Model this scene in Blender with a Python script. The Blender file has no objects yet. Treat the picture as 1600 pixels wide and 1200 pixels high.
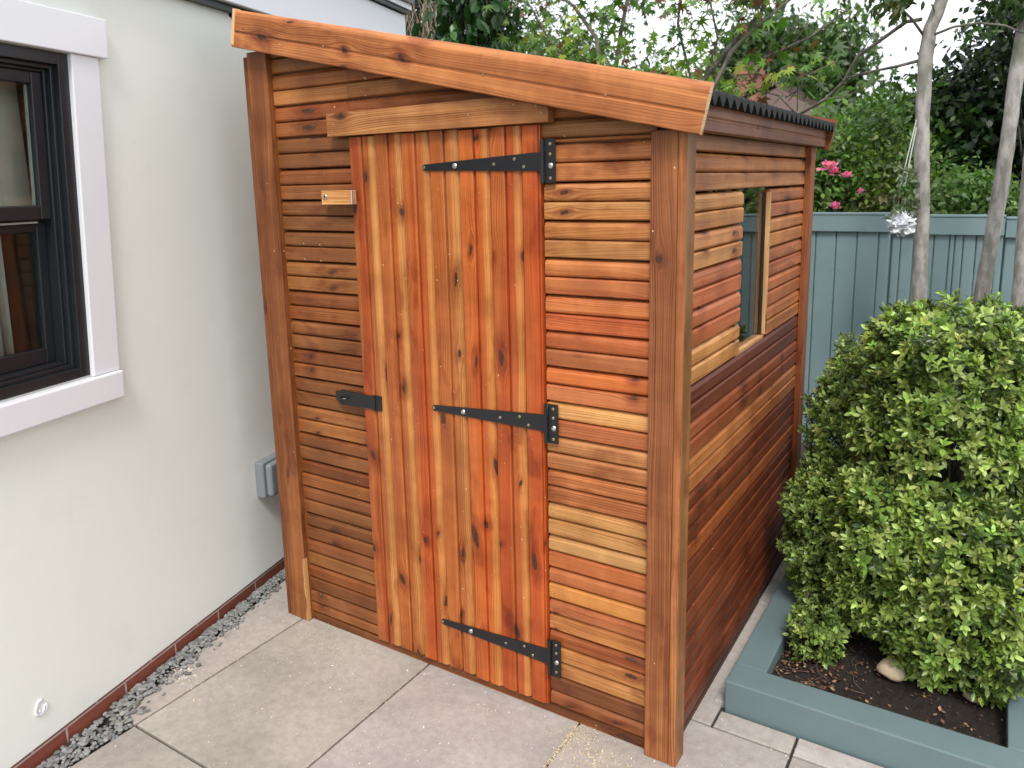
import bpy, math, random
import numpy as np
from mathutils import Vector, Matrix
R = math.radians
rnd = random.Random(7)
S = bpy.context.scene

# ---------------------------------------------------------------- camera
F_PX, YAW, PITCH, ROLL = 1203.6, -0.567, 0.185, -0.022
CAM = Vector((2.214, -1.826, 1.620))
PX, PY = 800.0, 510.43
fwd = Vector((math.sin(YAW)*math.cos(PITCH), math.cos(YAW)*math.cos(PITCH), -math.sin(PITCH)))
rt = Vector((math.cos(YAW), -math.sin(YAW), 0)); up = rt.cross(fwd)
c_, s_ = math.cos(ROLL), math.sin(ROLL)
rt, up = c_*rt + s_*up, -s_*rt + c_*up
cd = bpy.data.cameras.new('camera'); cam = bpy.data.objects.new('camera', cd)
S.collection.objects.link(cam); S.camera = cam
cam.matrix_world = Matrix(((rt.x, up.x, -fwd.x, CAM.x), (rt.y, up.y, -fwd.y, CAM.y), (rt.z, up.z, -fwd.z, CAM.z), (0, 0, 0, 1)))
cd.sensor_width = 36; cd.lens = F_PX/1600*36; cd.shift_y = -(600-PY)/1600
cd.clip_start = .05; cd.clip_end = 500
cd.dof.use_dof = True; cd.dof.focus_distance = 2.75; cd.dof.aperture_fstop = 4.0

def ray(px, py):
    return (px-PX)/F_PX*rt - (py-PY)/F_PX*up + fwd
def at(px, py, Y):                      # point of the pixel's sight line at depth y = Y
    d = ray(px, py); return CAM + d*((Y-CAM.y)/d.y)

# ---------------------------------------------------------------- world, sun, exposure
SUN_EL, SUN_AZ = R(52), R(150)          # azimuth clockwise from +y
w = bpy.data.worlds.new('World'); S.world = w; w.use_nodes = True
nt = w.node_tree; N = nt.nodes; Lk = nt.links; N.clear()
sky = N.new('ShaderNodeTexSky'); sky.sky_type = 'NISHITA'; sky.sun_disc = False
sky.sun_elevation = SUN_EL; sky.sun_rotation = SUN_AZ; sky.air_density = 1.0; sky.dust_density = 3.0
hs = N.new('ShaderNodeHueSaturation'); hs.inputs['Saturation'].default_value = .12; hs.inputs['Value'].default_value = 1.0
tc = N.new('ShaderNodeTexCoord'); mp = N.new('ShaderNodeMapping'); mp.inputs['Scale'].default_value = (1, 1, 3)
nz = N.new('ShaderNodeTexNoise'); nz.inputs['Scale'].default_value = 2.2; nz.inputs['Detail'].default_value = 5
cr = N.new('ShaderNodeValToRGB'); cr.color_ramp.elements[0].position = .36; cr.color_ramp.elements[0].color = (.70, .74, .80, 1)
cr.color_ramp.elements[1].position = .60; cr.color_ramp.elements[1].color = (1.12, 1.12, 1.12, 1)
mu = N.new('ShaderNodeMix'); mu.data_type = 'RGBA'; mu.blend_type = 'MULTIPLY'; mu.inputs[0].default_value = 1
gr = N.new('ShaderNodeMix'); gr.data_type = 'RGBA'; gr.inputs[0].default_value = .72; gr.inputs[7].default_value = (9.0, 9.2, 9.5, 1)
bg = N.new('ShaderNodeBackground'); bg.inputs[1].default_value = .12; wo = N.new('ShaderNodeOutputWorld')
Lk.new(sky.outputs[0], hs.inputs['Color']); Lk.new(hs.outputs[0], gr.inputs[6]); Lk.new(gr.outputs[2], mu.inputs[6])
Lk.new(tc.outputs['Generated'], mp.inputs[0]); Lk.new(mp.outputs[0], nz.inputs[0]); Lk.new(nz.outputs[0], cr.inputs[0]); Lk.new(cr.outputs[0], mu.inputs[7])
Lk.new(mu.outputs[2], bg.inputs[0]); Lk.new(bg.outputs[0], wo.inputs[0])
sd = bpy.data.lights.new('sun', 'SUN'); sd.energy = 1.5; sd.angle = R(14); sd.color = (1, .95, .88)
so = bpy.data.objects.new('sun', sd); S.collection.objects.link(so)
sdir = Vector((math.sin(SUN_AZ)*math.cos(SUN_EL), math.cos(SUN_AZ)*math.cos(SUN_EL), math.sin(SUN_EL)))
so.rotation_euler = sdir.to_track_quat('Z', 'Y').to_euler()
S.view_settings.view_transform = 'Standard'; S.view_settings.look = 'None'; S.view_settings.exposure = 0.85; S.view_settings.gamma = 1

# ---------------------------------------------------------------- helpers
def lin(c):
    return tuple((v/255/12.92 if v/255 <= .04045 else ((v/255+.055)/1.055)**2.4) for v in c)
def vary(c, a=.06):
    k = 1+rnd.uniform(-a, a); return tuple(max(0, v*k*(1+rnd.uniform(-a/2, a/2))) for v in c)
ROOT = {}
def link(o, parent=None):
    S.collection.objects.link(o)
    if parent is not None: o.parent = parent
    return o
def tag(o, label=None, cat=None, group=None, kind=None):
    if label: o['label'] = label
    if cat: o['category'] = cat
    if group: o['group'] = group
    if kind: o['kind'] = kind
    return o
def thing(name, loc, label, cat, group=None):
    o = bpy.data.objects.new(name, None); o.location = loc; o.empty_display_size = .1
    link(o); ROOT[o.name] = Vector(loc); return tag(o, label, cat, group)

class MB:
    def __init__(s): s.v = []; s.f = []; s.uv = []; s.ca = []; s.cb = []; s.m = []; s.seed = []
    def add(s, vs, fs, uvs=None, ca=(.5, .5, .5), cb=None, mi=0, seed=0.):
        b = len(s.v); s.v += [tuple(v) for v in vs]; cb = cb or ca
        for k, f in enumerate(fs):
            s.f.append([b+i for i in f])
            s.uv.append(uvs[k] if uvs else [(0, 0)]*len(f)); s.ca.append(ca); s.cb.append(cb); s.m.append(mi); s.seed.append(seed)
        return s
    def box(s, a, b, ca=(.5, .5, .5), cb=None, mi=0, seed=None, grain=None, M=None):
        a = Vector(a); b = Vector(b); seed = rnd.random()*50 if seed is None else seed
        vs = [Vector((x, y, z)) for x in (a.x, b.x) for y in (a.y, b.y) for z in (a.z, b.z)]
        fs = [(0, 1, 3, 2), (4, 6, 7, 5), (0, 4, 5, 1), (2, 3, 7, 6), (0, 2, 6, 4), (1, 5, 7, 3)]
        d = [abs(q) for q in (b-a)]; g = d.index(max(d)) if grain is None else grain
        uvs = []
        for f in fs:
            p = [vs[i] for i in f]; n = (p[1]-p[0]).cross(p[2]-p[0]); ax = max(range(3), key=lambda i: abs(n[i]))
            oth = [i for i in range(3) if i != ax]
            if g in oth: u = g; vv = [i for i in oth if i != g][0]
            else: u, vv = oth
            sh = {0: .0, 1: .31, 2: .67}[ax]
            uvs.append([(q[u], q[vv]+sh) for q in p])
        if M: vs = [M @ q for q in vs]
        return s.add(vs, fs, uvs, ca, cb, mi, seed)
    def prism(s, O, U, V, Nn, L, prof, ca, cb=None, seed=None, mi=0, u0=None, u1=None, endc=None):
        seed = rnd.random()*50 if seed is None else seed
        n = len(prof); A = []; B = []; ua = []; ub = []
        for (v, k) in prof:
            a = u0(v) if u0 else 0.; b = u1(v) if u1 else L; b = max(b, a+.001)
            A.append(O+U*a+V*v+Nn*k); B.append(O+U*b+V*v+Nn*k); ua.append(a); ub.append(b)
        vs = A+B; fs = []; uvs = []
        per = 0
        for i in range(n):
            j = (i+1) % n; fs.append((i, j, n+j, n+i))
            vi = prof[i][0]-prof[i][1]; vj = prof[j][0]-prof[j][1]
            uvs.append([(ua[i], vi), (ua[j], vj), (ub[j], vj), (ub[i], vi)])
        s.add(vs, fs, uvs, ca, cb, mi, seed)
        e = endc or ca
        s.add(vs, [tuple(range(n-1, -1, -1)), tuple(range(n, 2*n))], [[(k*3, v) for v, k in reversed(prof)], [(k*3, v) for v, k in prof]], e, e, mi, seed)
        return s
    def tube(s, pts, rad, n=8, ca=(.5, .5, .5), cb=None, mi=0, seed=0., cap=True):
        pts = [Vector(p) for p in pts]; k = len(pts)
        if not hasattr(rad, '__len__'): rad = [rad]*k
        vs = []; fs = []; uvs = []; T = (pts[1]-pts[0]).normalized()
        X = T.orthogonal().normalized(); acc = 0
        for i, p in enumerate(pts):
            t = ((pts[min(i+1, k-1)]-pts[max(i-1, 0)])).normalized()
            X = (X-t*X.dot(t)).normalized(); Y = t.cross(X)
            for j in range(n):
                a = 2*math.pi*j/n; vs.append(p+(X*math.cos(a)+Y*math.sin(a))*rad[i])
        for i in range(k-1):
            l = (pts[i+1]-pts[i]).length
            for j in range(n):
                q = (j+1) % n; fs.append((i*n+j, i*n+q, (i+1)*n+q, (i+1)*n+j))
                c = .12
                uvs.append([(acc, j*c/n), (acc, (j+1)*c/n), (acc+l, (j+1)*c/n), (acc+l, j*c/n)])
            acc += l
        if cap:
            fs.append(tuple(range(n-1, -1, -1))); uvs.append([(0, 0)]*n)
            fs.append(tuple((k-1)*n+j for j in range(n))); uvs.append([(0, 0)]*n)
        return s.add(vs, fs, uvs, ca, cb, mi, seed)
    def disc(s, c, ax, r, h, n=14, ca=(.5, .5, .5), mi=0, dome=False):
        c = Vector(c); ax = Vector(ax).normalized(); X = ax.orthogonal().normalized(); Y = ax.cross(X)
        rings = [(r, 0), (r, h*.5), (r*.8, h*.8), (r*.45, h)] if dome else [(r, 0), (r, h*.75), (r*.85, h)]
        vs = []; fs = []
        for (q, z) in rings:
            for j in range(n):
                a = 2*math.pi*j/n; vs.append(c+ax*z+(X*math.cos(a)+Y*math.sin(a))*q)
        for i in range(len(rings)-1):
            for j in range(n): fs.append((i*n+j, i*n+(j+1) % n, (i+1)*n+(j+1) % n, (i+1)*n+j))
        m = (len(rings)-1)*n; fs.append(tuple(m+j for j in range(n)))
        return s.add(vs, fs, None, ca, None, mi)
    def build(s, name, mats, parent=None, smooth=False, bevel=0, seg=2):
        me = bpy.data.meshes.new(name); off = Vector((0, 0, 0)); p = parent
        while p is not None:
            if p.name in ROOT: off = ROOT[p.name]
            p = p.parent
        vs = [(v[0]-off.x, v[1]-off.y, v[2]-off.z) for v in s.v]
        me.from_pydata(vs, [], s.f)
        ul = me.uv_layers.new(name='UVMap'); flat = [c for f in s.uv for uv in f for c in uv]; ul.data.foreach_set('uv', flat)
        for nm, src in (('ca', s.ca), ('cb', s.cb)):
            at_ = me.color_attributes.new(nm, 'FLOAT_COLOR', 'CORNER'); dat = []
            for f, c in zip(s.f, src): dat += list((c[0], c[1], c[2], 1.0))*len(f)
            at_.data.foreach_set('color', dat)
        sa = me.attributes.new('seed', 'FLOAT', 'CORNER'); dat = []
        for f, c in zip(s.f, s.seed): dat += [c]*len(f)
        sa.data.foreach_set('value', dat)
        mats = mats if isinstance(mats, (list, tuple)) else [mats]
        for m in mats: me.materials.append(m)
        me.polygons.foreach_set('material_index', s.m)
        if smooth: me.polygons.foreach_set('use_smooth', [True]*len(s.f))
        me.update()
        o = bpy.data.objects.new(name, me)
        if bevel:
            b = o.modifiers.new('bevel', 'BEVEL'); b.width = bevel; b.segments = seg; b.limit_method = 'ANGLE'; b.angle_limit = R(40); b.use_clamp_overlap = True
        link(o, parent); return o

# ---------------------------------------------------------------- materials
def newmat(name):
    m = bpy.data.materials.new(name); m.use_nodes = True; t = m.node_tree; t.nodes.clear()
    o = t.nodes.new('ShaderNodeOutputMaterial'); b = t.nodes.new('ShaderNodeBsdfPrincipled'); t.links.new(b.outputs[0], o.inputs[0])
    return m, t, b, o
class G:                                 # small node-graph writer
    def __init__(s, t): s.t = t
    def n(s, ty, **kw):
        q = s.t.nodes.new(ty)
        for k, v in kw.items(): setattr(q, k, v)
        return q
    def set(s, sock, v):
        if hasattr(v, 'is_output') or isinstance(v, bpy.types.NodeSocket): s.t.links.new(v, sock)
        else: sock.default_value = v
    def m(s, op, a, b=0., c=0., clamp=False):
        q = s.n('ShaderNodeMath', operation=op); q.use_clamp = clamp
        for i, v in enumerate((a, b, c)): s.set(q.inputs[i], v)
        return q.outputs[0]
    def xyz(s, x, y, z=0.):
        q = s.n('ShaderNodeCombineXYZ')
        for i, v in enumerate((x, y, z)): s.set(q.inputs[i], v)
        return q.outputs[0]
    def noise(s, vec, scale=1., det=2., rough=.5, dist=0.):
        q = s.n('ShaderNodeTexNoise'); s.set(q.inputs['Vector'], vec); q.inputs['Scale'].default_value = scale
        q.inputs['Detail'].default_value = det; q.inputs['Roughness'].default_value = rough; q.inputs['Distortion'].default_value = dist
        return q.outputs[0]
    def smooth(s, v, a, b, lo=0., hi=1.):
        q = s.n('ShaderNodeMapRange', interpolation_type='SMOOTHSTEP'); s.set(q.inputs[0], v)
        for i, k in enumerate((a, b, lo, hi)): q.inputs[i+1].default_value = k
        return q.outputs[0]
    def mix(s, f, a, b, mode='MIX'):
        q = s.n('ShaderNodeMix', data_type='RGBA', blend_type=mode); s.set(q.inputs[0], f)
        for k, v in ((6, a), (7, b)):
            if isinstance(v, tuple): v = (*v[:3], 1)
            s.set(q.inputs[k], v)
        return q.outputs[2]
    def attr(s, nm, out='Color'):
        q = s.n('ShaderNodeAttribute', attribute_name=nm); return q.outputs[out]
    def bump(s, h, strength, dist, b):
        q = s.n('ShaderNodeBump'); q.inputs['Strength'].default_value = strength; q.inputs['Distance'].default_value = dist
        s.set(q.inputs['Height'], h); s.t.links.new(q.outputs[0], b.inputs['Normal'])

def wood_mat(name, knots=.5, ring=.4, rough=.5, specks=.5, tint=(.74, .75, .74), sap=False):
    m, t, b, o = newmat(name); g = G(t)
    uv = g.n('ShaderNodeUVMap', uv_map='UVMap').outputs[0]; sp = g.n('ShaderNodeSeparateXYZ'); g.set(sp.inputs[0], uv)
    sd_ = g.attr('seed', 'Fac'); u = g.m('MULTIPLY_ADD', sd_, 3.71, sp.outputs[0]); v = g.m('MULTIPLY_ADD', sd_, 1.37, sp.outputs[1])
    # knots: scattered cells, distance in metres
    vo = g.n('ShaderNodeTexVoronoi', voronoi_dimensions='2D', feature='F1'); vo.inputs['Scale'].default_value = 1
    g.set(vo.inputs['Vector'], g.xyz(g.m('MULTIPLY', u, 3.4), g.m('MULTIPLY', v, 11.)))
    ps = g.n('ShaderNodeSeparateXYZ'); g.set(ps.inputs[0], vo.outputs['Position']); cs = g.n('ShaderNodeSeparateColor'); g.set(cs.inputs[0], vo.outputs['Color'])
    du = g.m('SUBTRACT', u, g.m('DIVIDE', ps.outputs[0], 3.4)); dv = g.m('SUBTRACT', v, g.m('DIVIDE', ps.outputs[1], 11.))
    on = g.m('LESS_THAN', cs.outputs[0], knots)
    wob = g.m('MULTIPLY', g.m('SUBTRACT', g.noise(g.xyz(u, v, sd_), 70, 3, .6), .5), .013)
    du2 = g.m('ADD', g.m('MULTIPLY', du, g.m('MULTIPLY_ADD', cs.outputs[2], .65, .28)), g.m('MULTIPLY', dv, g.m('SUBTRACT', g.m('MULTIPLY', cs.outputs[1], 1.6), .8))); d = g.m('ADD', g.m('SQRT', g.m('ADD', g.m('MULTIPLY', du2, du2), g.m('MULTIPLY', dv, dv))), wob)
    r = g.m('MULTIPLY_ADD', g.m('POWER', cs.outputs[1], 1.6), .0095, .0048)
    core = g.m('MULTIPLY', on, g.smooth(g.m('DIVIDE', d, r), .75, 1.15, 1., 0.))
    halo = g.m('MULTIPLY', on, g.smooth(g.m('ADD', g.m('DIVIDE', d, r), g.m('MULTIPLY', g.noise(g.xyz(g.m('MULTIPLY', u, 30.), g.m('MULTIPLY', v, 75.), sd_), 1, 3, .6), 3.)), 1.8, 6.0, 1., 0.))
    # grain flows round the knots
    du3 = g.m('MULTIPLY', du, .42); e = g.m('EXPONENT', g.m('MULTIPLY', g.m('ADD', g.m('MULTIPLY', du3, du3), g.m('MULTIPLY', dv, dv)), -2200.))
    low = g.noise(g.xyz(g.m('MULTIPLY', u, 1.3), g.m('MULTIPLY', v, 7.), sd_), 1, 2)
    gg = g.m('SUBTRACT', g.m('ADD', v, g.m('MULTIPLY', low, .055)), g.m('MULTIPLY', g.m('MULTIPLY', dv, e), g.m('MULTIPLY', on, 1.35)))
    rn = g.noise(g.xyz(g.m('MULTIPLY', gg, 105.), g.m('MULTIPLY', u, .55), sd_), 1, 1.5)
    sine = g.m('SINE', g.m('ADD', g.m('MULTIPLY', gg, 900.), g.m('MULTIPLY', rn, 9.)))
    rings = g.m('MULTIPLY', g.smooth(sine, -.1, 1.), g.smooth(g.noise(g.xyz(g.m('MULTIPLY', u, 1.1), g.m('MULTIPLY', v, 22.), sd_), 1, 2), .35, .62))
    fine = g.noise(g.xyz(g.m('MULTIPLY', gg, 460.), g.m('MULTIPLY', u, 3.2), sd_), 1, 4, .62)
    heart = g.smooth(g.noise(g.xyz(g.m('MULTIPLY', gg, 26.), g.m('MULTIPLY', u, .55), sd_), 1, 2.5, .6), .40, .60)
    if sap:                              # pale sapwood along both edges of each board, red heartwood between
        vr = g.m('ADD', sp.outputs[1], g.m('MULTIPLY', g.m('SUBTRACT', g.noise(g.xyz(g.m('MULTIPLY', u, 1.6), sd_, 0.), 1, 3, .6), .5), .022))
        heart = g.m('MULTIPLY', g.m('MULTIPLY', g.smooth(vr, -.012, -.006), g.smooth(vr, .066, .073, 1., 0.)), g.m('MULTIPLY_ADD', heart, .35, .65))
    col = g.mix(heart, g.attr('ca'), g.attr('cb'))
    blot = g.noise(g.xyz(g.m('MULTIPLY', u, 5.), g.m('MULTIPLY', v, 12.), sd_), 1, 3, .6)
    col = g.mix(g.smooth(blot, .56, .70, 0., .75), col, g.mix(1., col, (.62, .46, .40), 'MULTIPLY'))
    col = g.mix(1., col, g.mix(fine, (.48, .40, .35), (1.42, 1.50, 1.55)), 'MULTIPLY')
    lo2 = g.noise(g.xyz(g.m('MULTIPLY', u, 6.5), g.m('MULTIPLY', v, 4.), sd_), 1, 4, .6); col = g.mix(1., col, g.mix(g.smooth(lo2, .32, .68), (.82, .76, .71), (1.14, 1.15, 1.15)), 'MULTIPLY')
    col = g.mix(g.m('MULTIPLY', rings, ring), col, g.mix(1., col, (.42, .30, .24), 'MULTIPLY'))
    col = g.mix(g.m('MULTIPLY', halo, .8), col, g.mix(1., col, (.50, .33, .27), 'MULTIPLY'))
    kn = g.m('SINE', g.m('MULTIPLY', d, 2200.)); col = g.mix(g.m('MULTIPLY', core, .93), col, g.mix(cs.outputs[0], g.mix(g.smooth(kn, -1, 1), (.022, .010, .007), (.065, .028, .016)), g.mix(g.smooth(kn, -1, 1), (.035, .016, .010), (.12, .055, .03))))
    # wood dust and pale nicks
    v2 = g.n('ShaderNodeTexVoronoi', voronoi_dimensions='2D', feature='F1'); v2.inputs['Scale'].default_value = 1
    g.set(v2.inputs['Vector'], g.xyz(g.m('MULTIPLY', u, 26.), g.m('MULTIPLY', v, 40.))); c2 = g.n('ShaderNodeSeparateColor'); g.set(c2.inputs[0], v2.outputs['Color'])
    spk = g.m('MULTIPLY', g.m('LESS_THAN', v2.outputs['Distance'], g.m('MULTIPLY_ADD', c2.outputs[1], .05, .02)), g.m('LESS_THAN', c2.outputs[0], .055*specks))
    col = g.mix(spk, col, (.75, .58, .38))
    col = g.mix(1., col, tint, 'MULTIPLY')
    g.set(b.inputs['Base Color'], col); g.set(b.inputs['Roughness'], g.m('MULTIPLY_ADD', fine, .18, rough-.08)); b.inputs['Specular IOR Level'].default_value = .35
    h = g.m('ADD', g.m('MULTIPLY', fine, .5), g.m('ADD', g.m('MULTIPLY', rings, -.25), g.m('MULTIPLY', core, -.8)))
    g.bump(h, .35, .0012, b)
    return m
M_WOOD = wood_mat('stained_pine', .58, .60, .44, .5, (.98, .96, .90))
M_DOOR = wood_mat('door_pine', .62, .60, .36, 1.2, (.92, .85, .74), True)
M_TRIM = wood_mat('trim_pine', .22, .80, .50, .35, (1.0, .97, .92))

def plain(name, col, rough=.5, metal=0., nscale=8., namp=.12, bump=.0, bscale=60., bdist=.002, stain=None):
    m, t, b, o = newmat(name); g = G(t); P = g.n('ShaderNodeTexCoord').outputs['Object']
    n1 = g.noise(P, nscale, 4, .6); c = g.mix(n1, tuple(v*(1-namp) for v in col), tuple(v*(1+namp) for v in col))
    if stain: c = g.mix(g.smooth(g.noise(P, stain[1], 5, .65), stain[2], stain[3], 0., stain[4]), c, stain[0])
    g.set(b.inputs['Base Color'], c); g.set(b.inputs['Roughness'], g.m('MULTIPLY_ADD', n1, .15, rough-.07)); b.inputs['Metallic'].default_value = metal
    if bump: g.bump(g.noise(P, bscale, 4, .6), bump, bdist, b)
    return m
def attrmat(name, rough=.6, amp=.25, nscale=40., bump=.3, bdist=.002):     # colour per face from the mesh
    m, t, b, o = newmat(name); g = G(t); P = g.n('ShaderNodeTexCoord').outputs['Object']
    n1 = g.noise(P, nscale, 4, .65); k = g.mix(n1, (1-amp,)*3, (1+amp,)*3)
    g.set(b.inputs['Base Color'], g.mix(1., g.attr('ca'), k, 'MULTIPLY')); b.inputs['Roughness'].default_value = rough
    g.bump(n1, bump, bdist, b); return m
def leafmat(name, trans=.25, rough=.45):
    m, t, b, o = newmat(name); g = G(t); b.inputs['Roughness'].default_value = rough; b.inputs['Specular IOR Level'].default_value = .4
    uv = g.n('ShaderNodeUVMap', uv_map='UVMap').outputs[0]; sp = g.n('ShaderNodeSeparateXYZ'); g.set(sp.inputs[0], uv)
    ed = g.smooth(g.m('ABSOLUTE', sp.outputs[1]), .05, .9); c = g.mix(ed, g.attr('ca'), g.attr('cb'))
    g.set(b.inputs['Base Color'], c)
    tr = t.nodes.new('ShaderNodeBsdfTranslucent'); g.set(tr.inputs[0], g.mix(1., c, (1.1, 1.25, .5), 'MULTIPLY'))
    mx = t.nodes.new('ShaderNodeMixShader'); mx.inputs[0].default_value = trans
    t.links.new(b.outputs[0], mx.inputs[1]); t.links.new(tr.outputs[0], mx.inputs[2]); t.links.new(mx.outputs[0], o.inputs[0]); return m
def barkmat(name, c1, c2):
    m, t, b, o = newmat(name); g = G(t); P = g.n('ShaderNodeTexCoord').outputs['Object']
    mpn = g.n('ShaderNodeMapping'); mpn.inputs['Scale'].default_value = (1, 1, .35); g.set(mpn.inputs[0], P)
    n1 = g.noise(mpn.outputs[0], 26, 5, .65); n2 = g.noise(P, 4, 3)
    c = g.mix(g.smooth(n1, .38, .64), c2, c1); c = g.mix(g.smooth(n2, .5, .68, 0., .45), c, (.10, .13, .06))
    g.set(b.inputs['Base Color'], c); b.inputs['Roughness'].default_value = .85; g.bump(n1, .6, .006, b); return m
M_BLACK = plain('black_painted_steel', (.009, .009, .011), .42, 0, 30, .2, .12, 150, .0006)
M_STEEL = plain('zinc_bolt', (.62, .62, .60), .3, 1., 60, .15)
M_BRASS = plain('screw_head', (.55, .47, .30), .35, 1., 80, .2)
M_FELT = plain('black_corrugated_bitumen', (.005, .0055, .0065), .85, 0, 14, .3, .3, 220, .001)
M_WHITE = plain('white_painted_timber', (.72, .725, .76), .38, 0, 5, .03, .05, 60, .001)
M_FRAME = plain('dark_window_paint', (.012, .014, .017), .33, 0, 9, .3, .12, 60, .001)
M_TEAL = plain('teal_painted_timber', (.122, .172, .178), .5, 0, 7, .10, .25, 45, .0015, stain=((.10, .13, .13), 22, .62, .72, .35))
M_TEALF = plain('teal_fence_paint', (.160, .232, .242), .5, 0, 5, .14, .25, 45, .0015, stain=((.10, .15, .16), 9, .58, .74, .4))
M_SOIL = plain('dark_soil', (.016, .010, .007), .95, 0, 24, .6, 1., 70, .012)
M_GREYP = plain('grey_plastic', (.20, .22, .24), .35, 0, 8, .08)
M_STONE = attrmat('gravel_stone', .8, .35, 60, .5, .003)
M_CHIP = attrmat('wood_shavings', .8, .15, 60, .1)
M_BARK = barkmat('pale_grey_bark', (.36, .335, .31), (.19, .175, .16))
M_BARK2 = barkmat('branch_bark', (.17, .145, .12), (.07, .06, .05))
M_LEAF = leafmat('leaf', .38, .42)
M_LEAFG = leafmat('glossy_leaf', .18, .30)
M_PETAL = leafmat('petal', .35, .6)

# glass
def glass(name):
    m, t, b, o = newmat(name); g = G(t); t.nodes.remove(b)
    gl = g.n('ShaderNodeBsdfGlossy'); gl.inputs['Roughness'].default_value = .012; tr = g.n('ShaderNodeBsdfTransparent'); tr.inputs[0].default_value = (.86, .90, .88, 1)
    fr = g.n('ShaderNodeLayerWeight'); fr.inputs[0].default_value = .5; f5 = g.m('MULTIPLY_ADD', g.m('POWER', fr.outputs['Facing'], 4.2), .80, .045)
    mx = g.n('ShaderNodeMixShader'); g.set(mx.inputs[0], f5); t.links.new(tr.outputs[0], mx.inputs[1]); t.links.new(gl.outputs[0], mx.inputs[2])
    t.links.new(mx.outputs[0], o.inputs[0]); return m
M_GLASS = glass('window_glass')

# render of the house wall
def render_mat():
    m, t, b, o = newmat('painted_render'); g = G(t); P = g.n('ShaderNodeTexCoord').outputs['Object']
    n1 = g.noise(P, 1.6, 4, .6); c = g.mix(n1, (.70, .735, .69), (.79, .79, .73))
    st = g.noise(P, 5, 6, .7); c = g.mix(g.smooth(st, .56, .75, 0., .35), c, (.63, .65, .61))
    g.set(b.inputs['Base Color'], c); b.inputs['Roughness'].default_value = .85
    h = g.m('ADD', g.m('MULTIPLY', g.noise(P, 9, 3, .5), .8), g.m('MULTIPLY', g.noise(P, 90, 4, .6), .16)); g.bump(h, .35, .006, b); return m
M_RENDER = render_mat()
def brick_mat():
    m, t, b, o = newmat('red_brick'); g = G(t); uv = g.n('ShaderNodeUVMap', uv_map='UVMap').outputs[0]
    uv2 = g.n('ShaderNodeVectorMath', operation='ADD'); g.set(uv2.inputs[0], uv); uv2.inputs[1].default_value = (0, .028, 0); br = g.n('ShaderNodeTexBrick'); g.set(br.inputs['Vector'], uv2.outputs[0]); br.inputs['Color1'].default_value = (.27, .075, .045, 1); br.inputs['Color2'].default_value = (.19, .05, .035, 1)
    br.inputs['Mortar'].default_value = (.50, .42, .38, 1); br.inputs['Scale'].default_value = 1; br.inputs['Mortar Size'].default_value = .0035; br.inputs['Brick Width'].default_value = .225; br.inputs['Row Height'].default_value = .066
    P = g.n('ShaderNodeTexCoord').outputs['Object']; n1 = g.noise(P, 40, 4, .6); c = g.mix(1., br.outputs[0], g.mix(n1, (.7,)*3, (1.3,)*3), 'MULTIPLY')
    g.set(b.inputs['Base Color'], c); b.inputs['Roughness'].default_value = .7; g.bump(g.m('SUBTRACT', g.m('MULTIPLY', n1, .3), br.outputs['Fac']), .6, .004, b); return m
M_BRICK = brick_mat()
def slab_mat():
    m, t, b, o = newmat('concrete_slab'); g = G(t); P = g.n('ShaderNodeTexCoord').outputs['Object']
    sd_ = g.attr('seed', 'Fac'); P2 = g.n('ShaderNodeVectorMath', operation='ADD'); g.set(P2.inputs[0], P); g.set(P2.inputs[1], g.xyz(sd_, sd_, 0.)); P = P2.outputs[0]
    n1 = g.noise(P, 2.6, 5, .62); n2 = g.noise(P, 34, 5, .7); n3 = g.noise(P, 210, 3, .7)
    c = g.mix(g.smooth(n1, .3, .7), (.31, .282, .262), (.425, .385, .357)); c = g.mix(1., c, g.attr('ca'), 'MULTIPLY')
    c = g.mix(g.smooth(n2, .38, .64, 0., .6), c, g.mix(1., c, (.76, .73, .71), 'MULTIPLY'))
    c = g.mix(g.smooth(n3, .60, .72, 0., .55), c, (.56, .50, .45)); c = g.mix(g.smooth(n3, .40, .28, 0., .5), c, (.16, .14, .13))
    g.set(b.inputs['Base Color'], c); b.inputs['Roughness'].default_value = .78
    g.bump(g.m('ADD', n2, g.m('MULTIPLY', n3, .5)), .35, .0025, b); return m
M_SLAB = slab_mat()
M_JOINT = plain('joint_sand', (.03, .026, .022), .95, 0, 60, .5, .6, 200, .002)
M_CONC = plain('rough_concrete', (.40, .37, .35), .9, 0, 18, .22, .6, 60, .006, stain=((.20, .18, .17), 16, .5, .66, .7))
M_GRASS = plain('garden_ground', (.05, .08, .025), .95, 0, 3, .4, .6, 30, .02)
M_TILE = plain('roof_tiles', (.085, .052, .042), .85, 0, 3, .35, .4, 22, .03)
M_CARD = plain('pale_render', (.6, .58, .54), .85, 0, 3, .1)

X3, Y3, Z3 = Vector((1, 0, 0)), Vector((0, 1, 0)), Vector((0, 0, 1))
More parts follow.
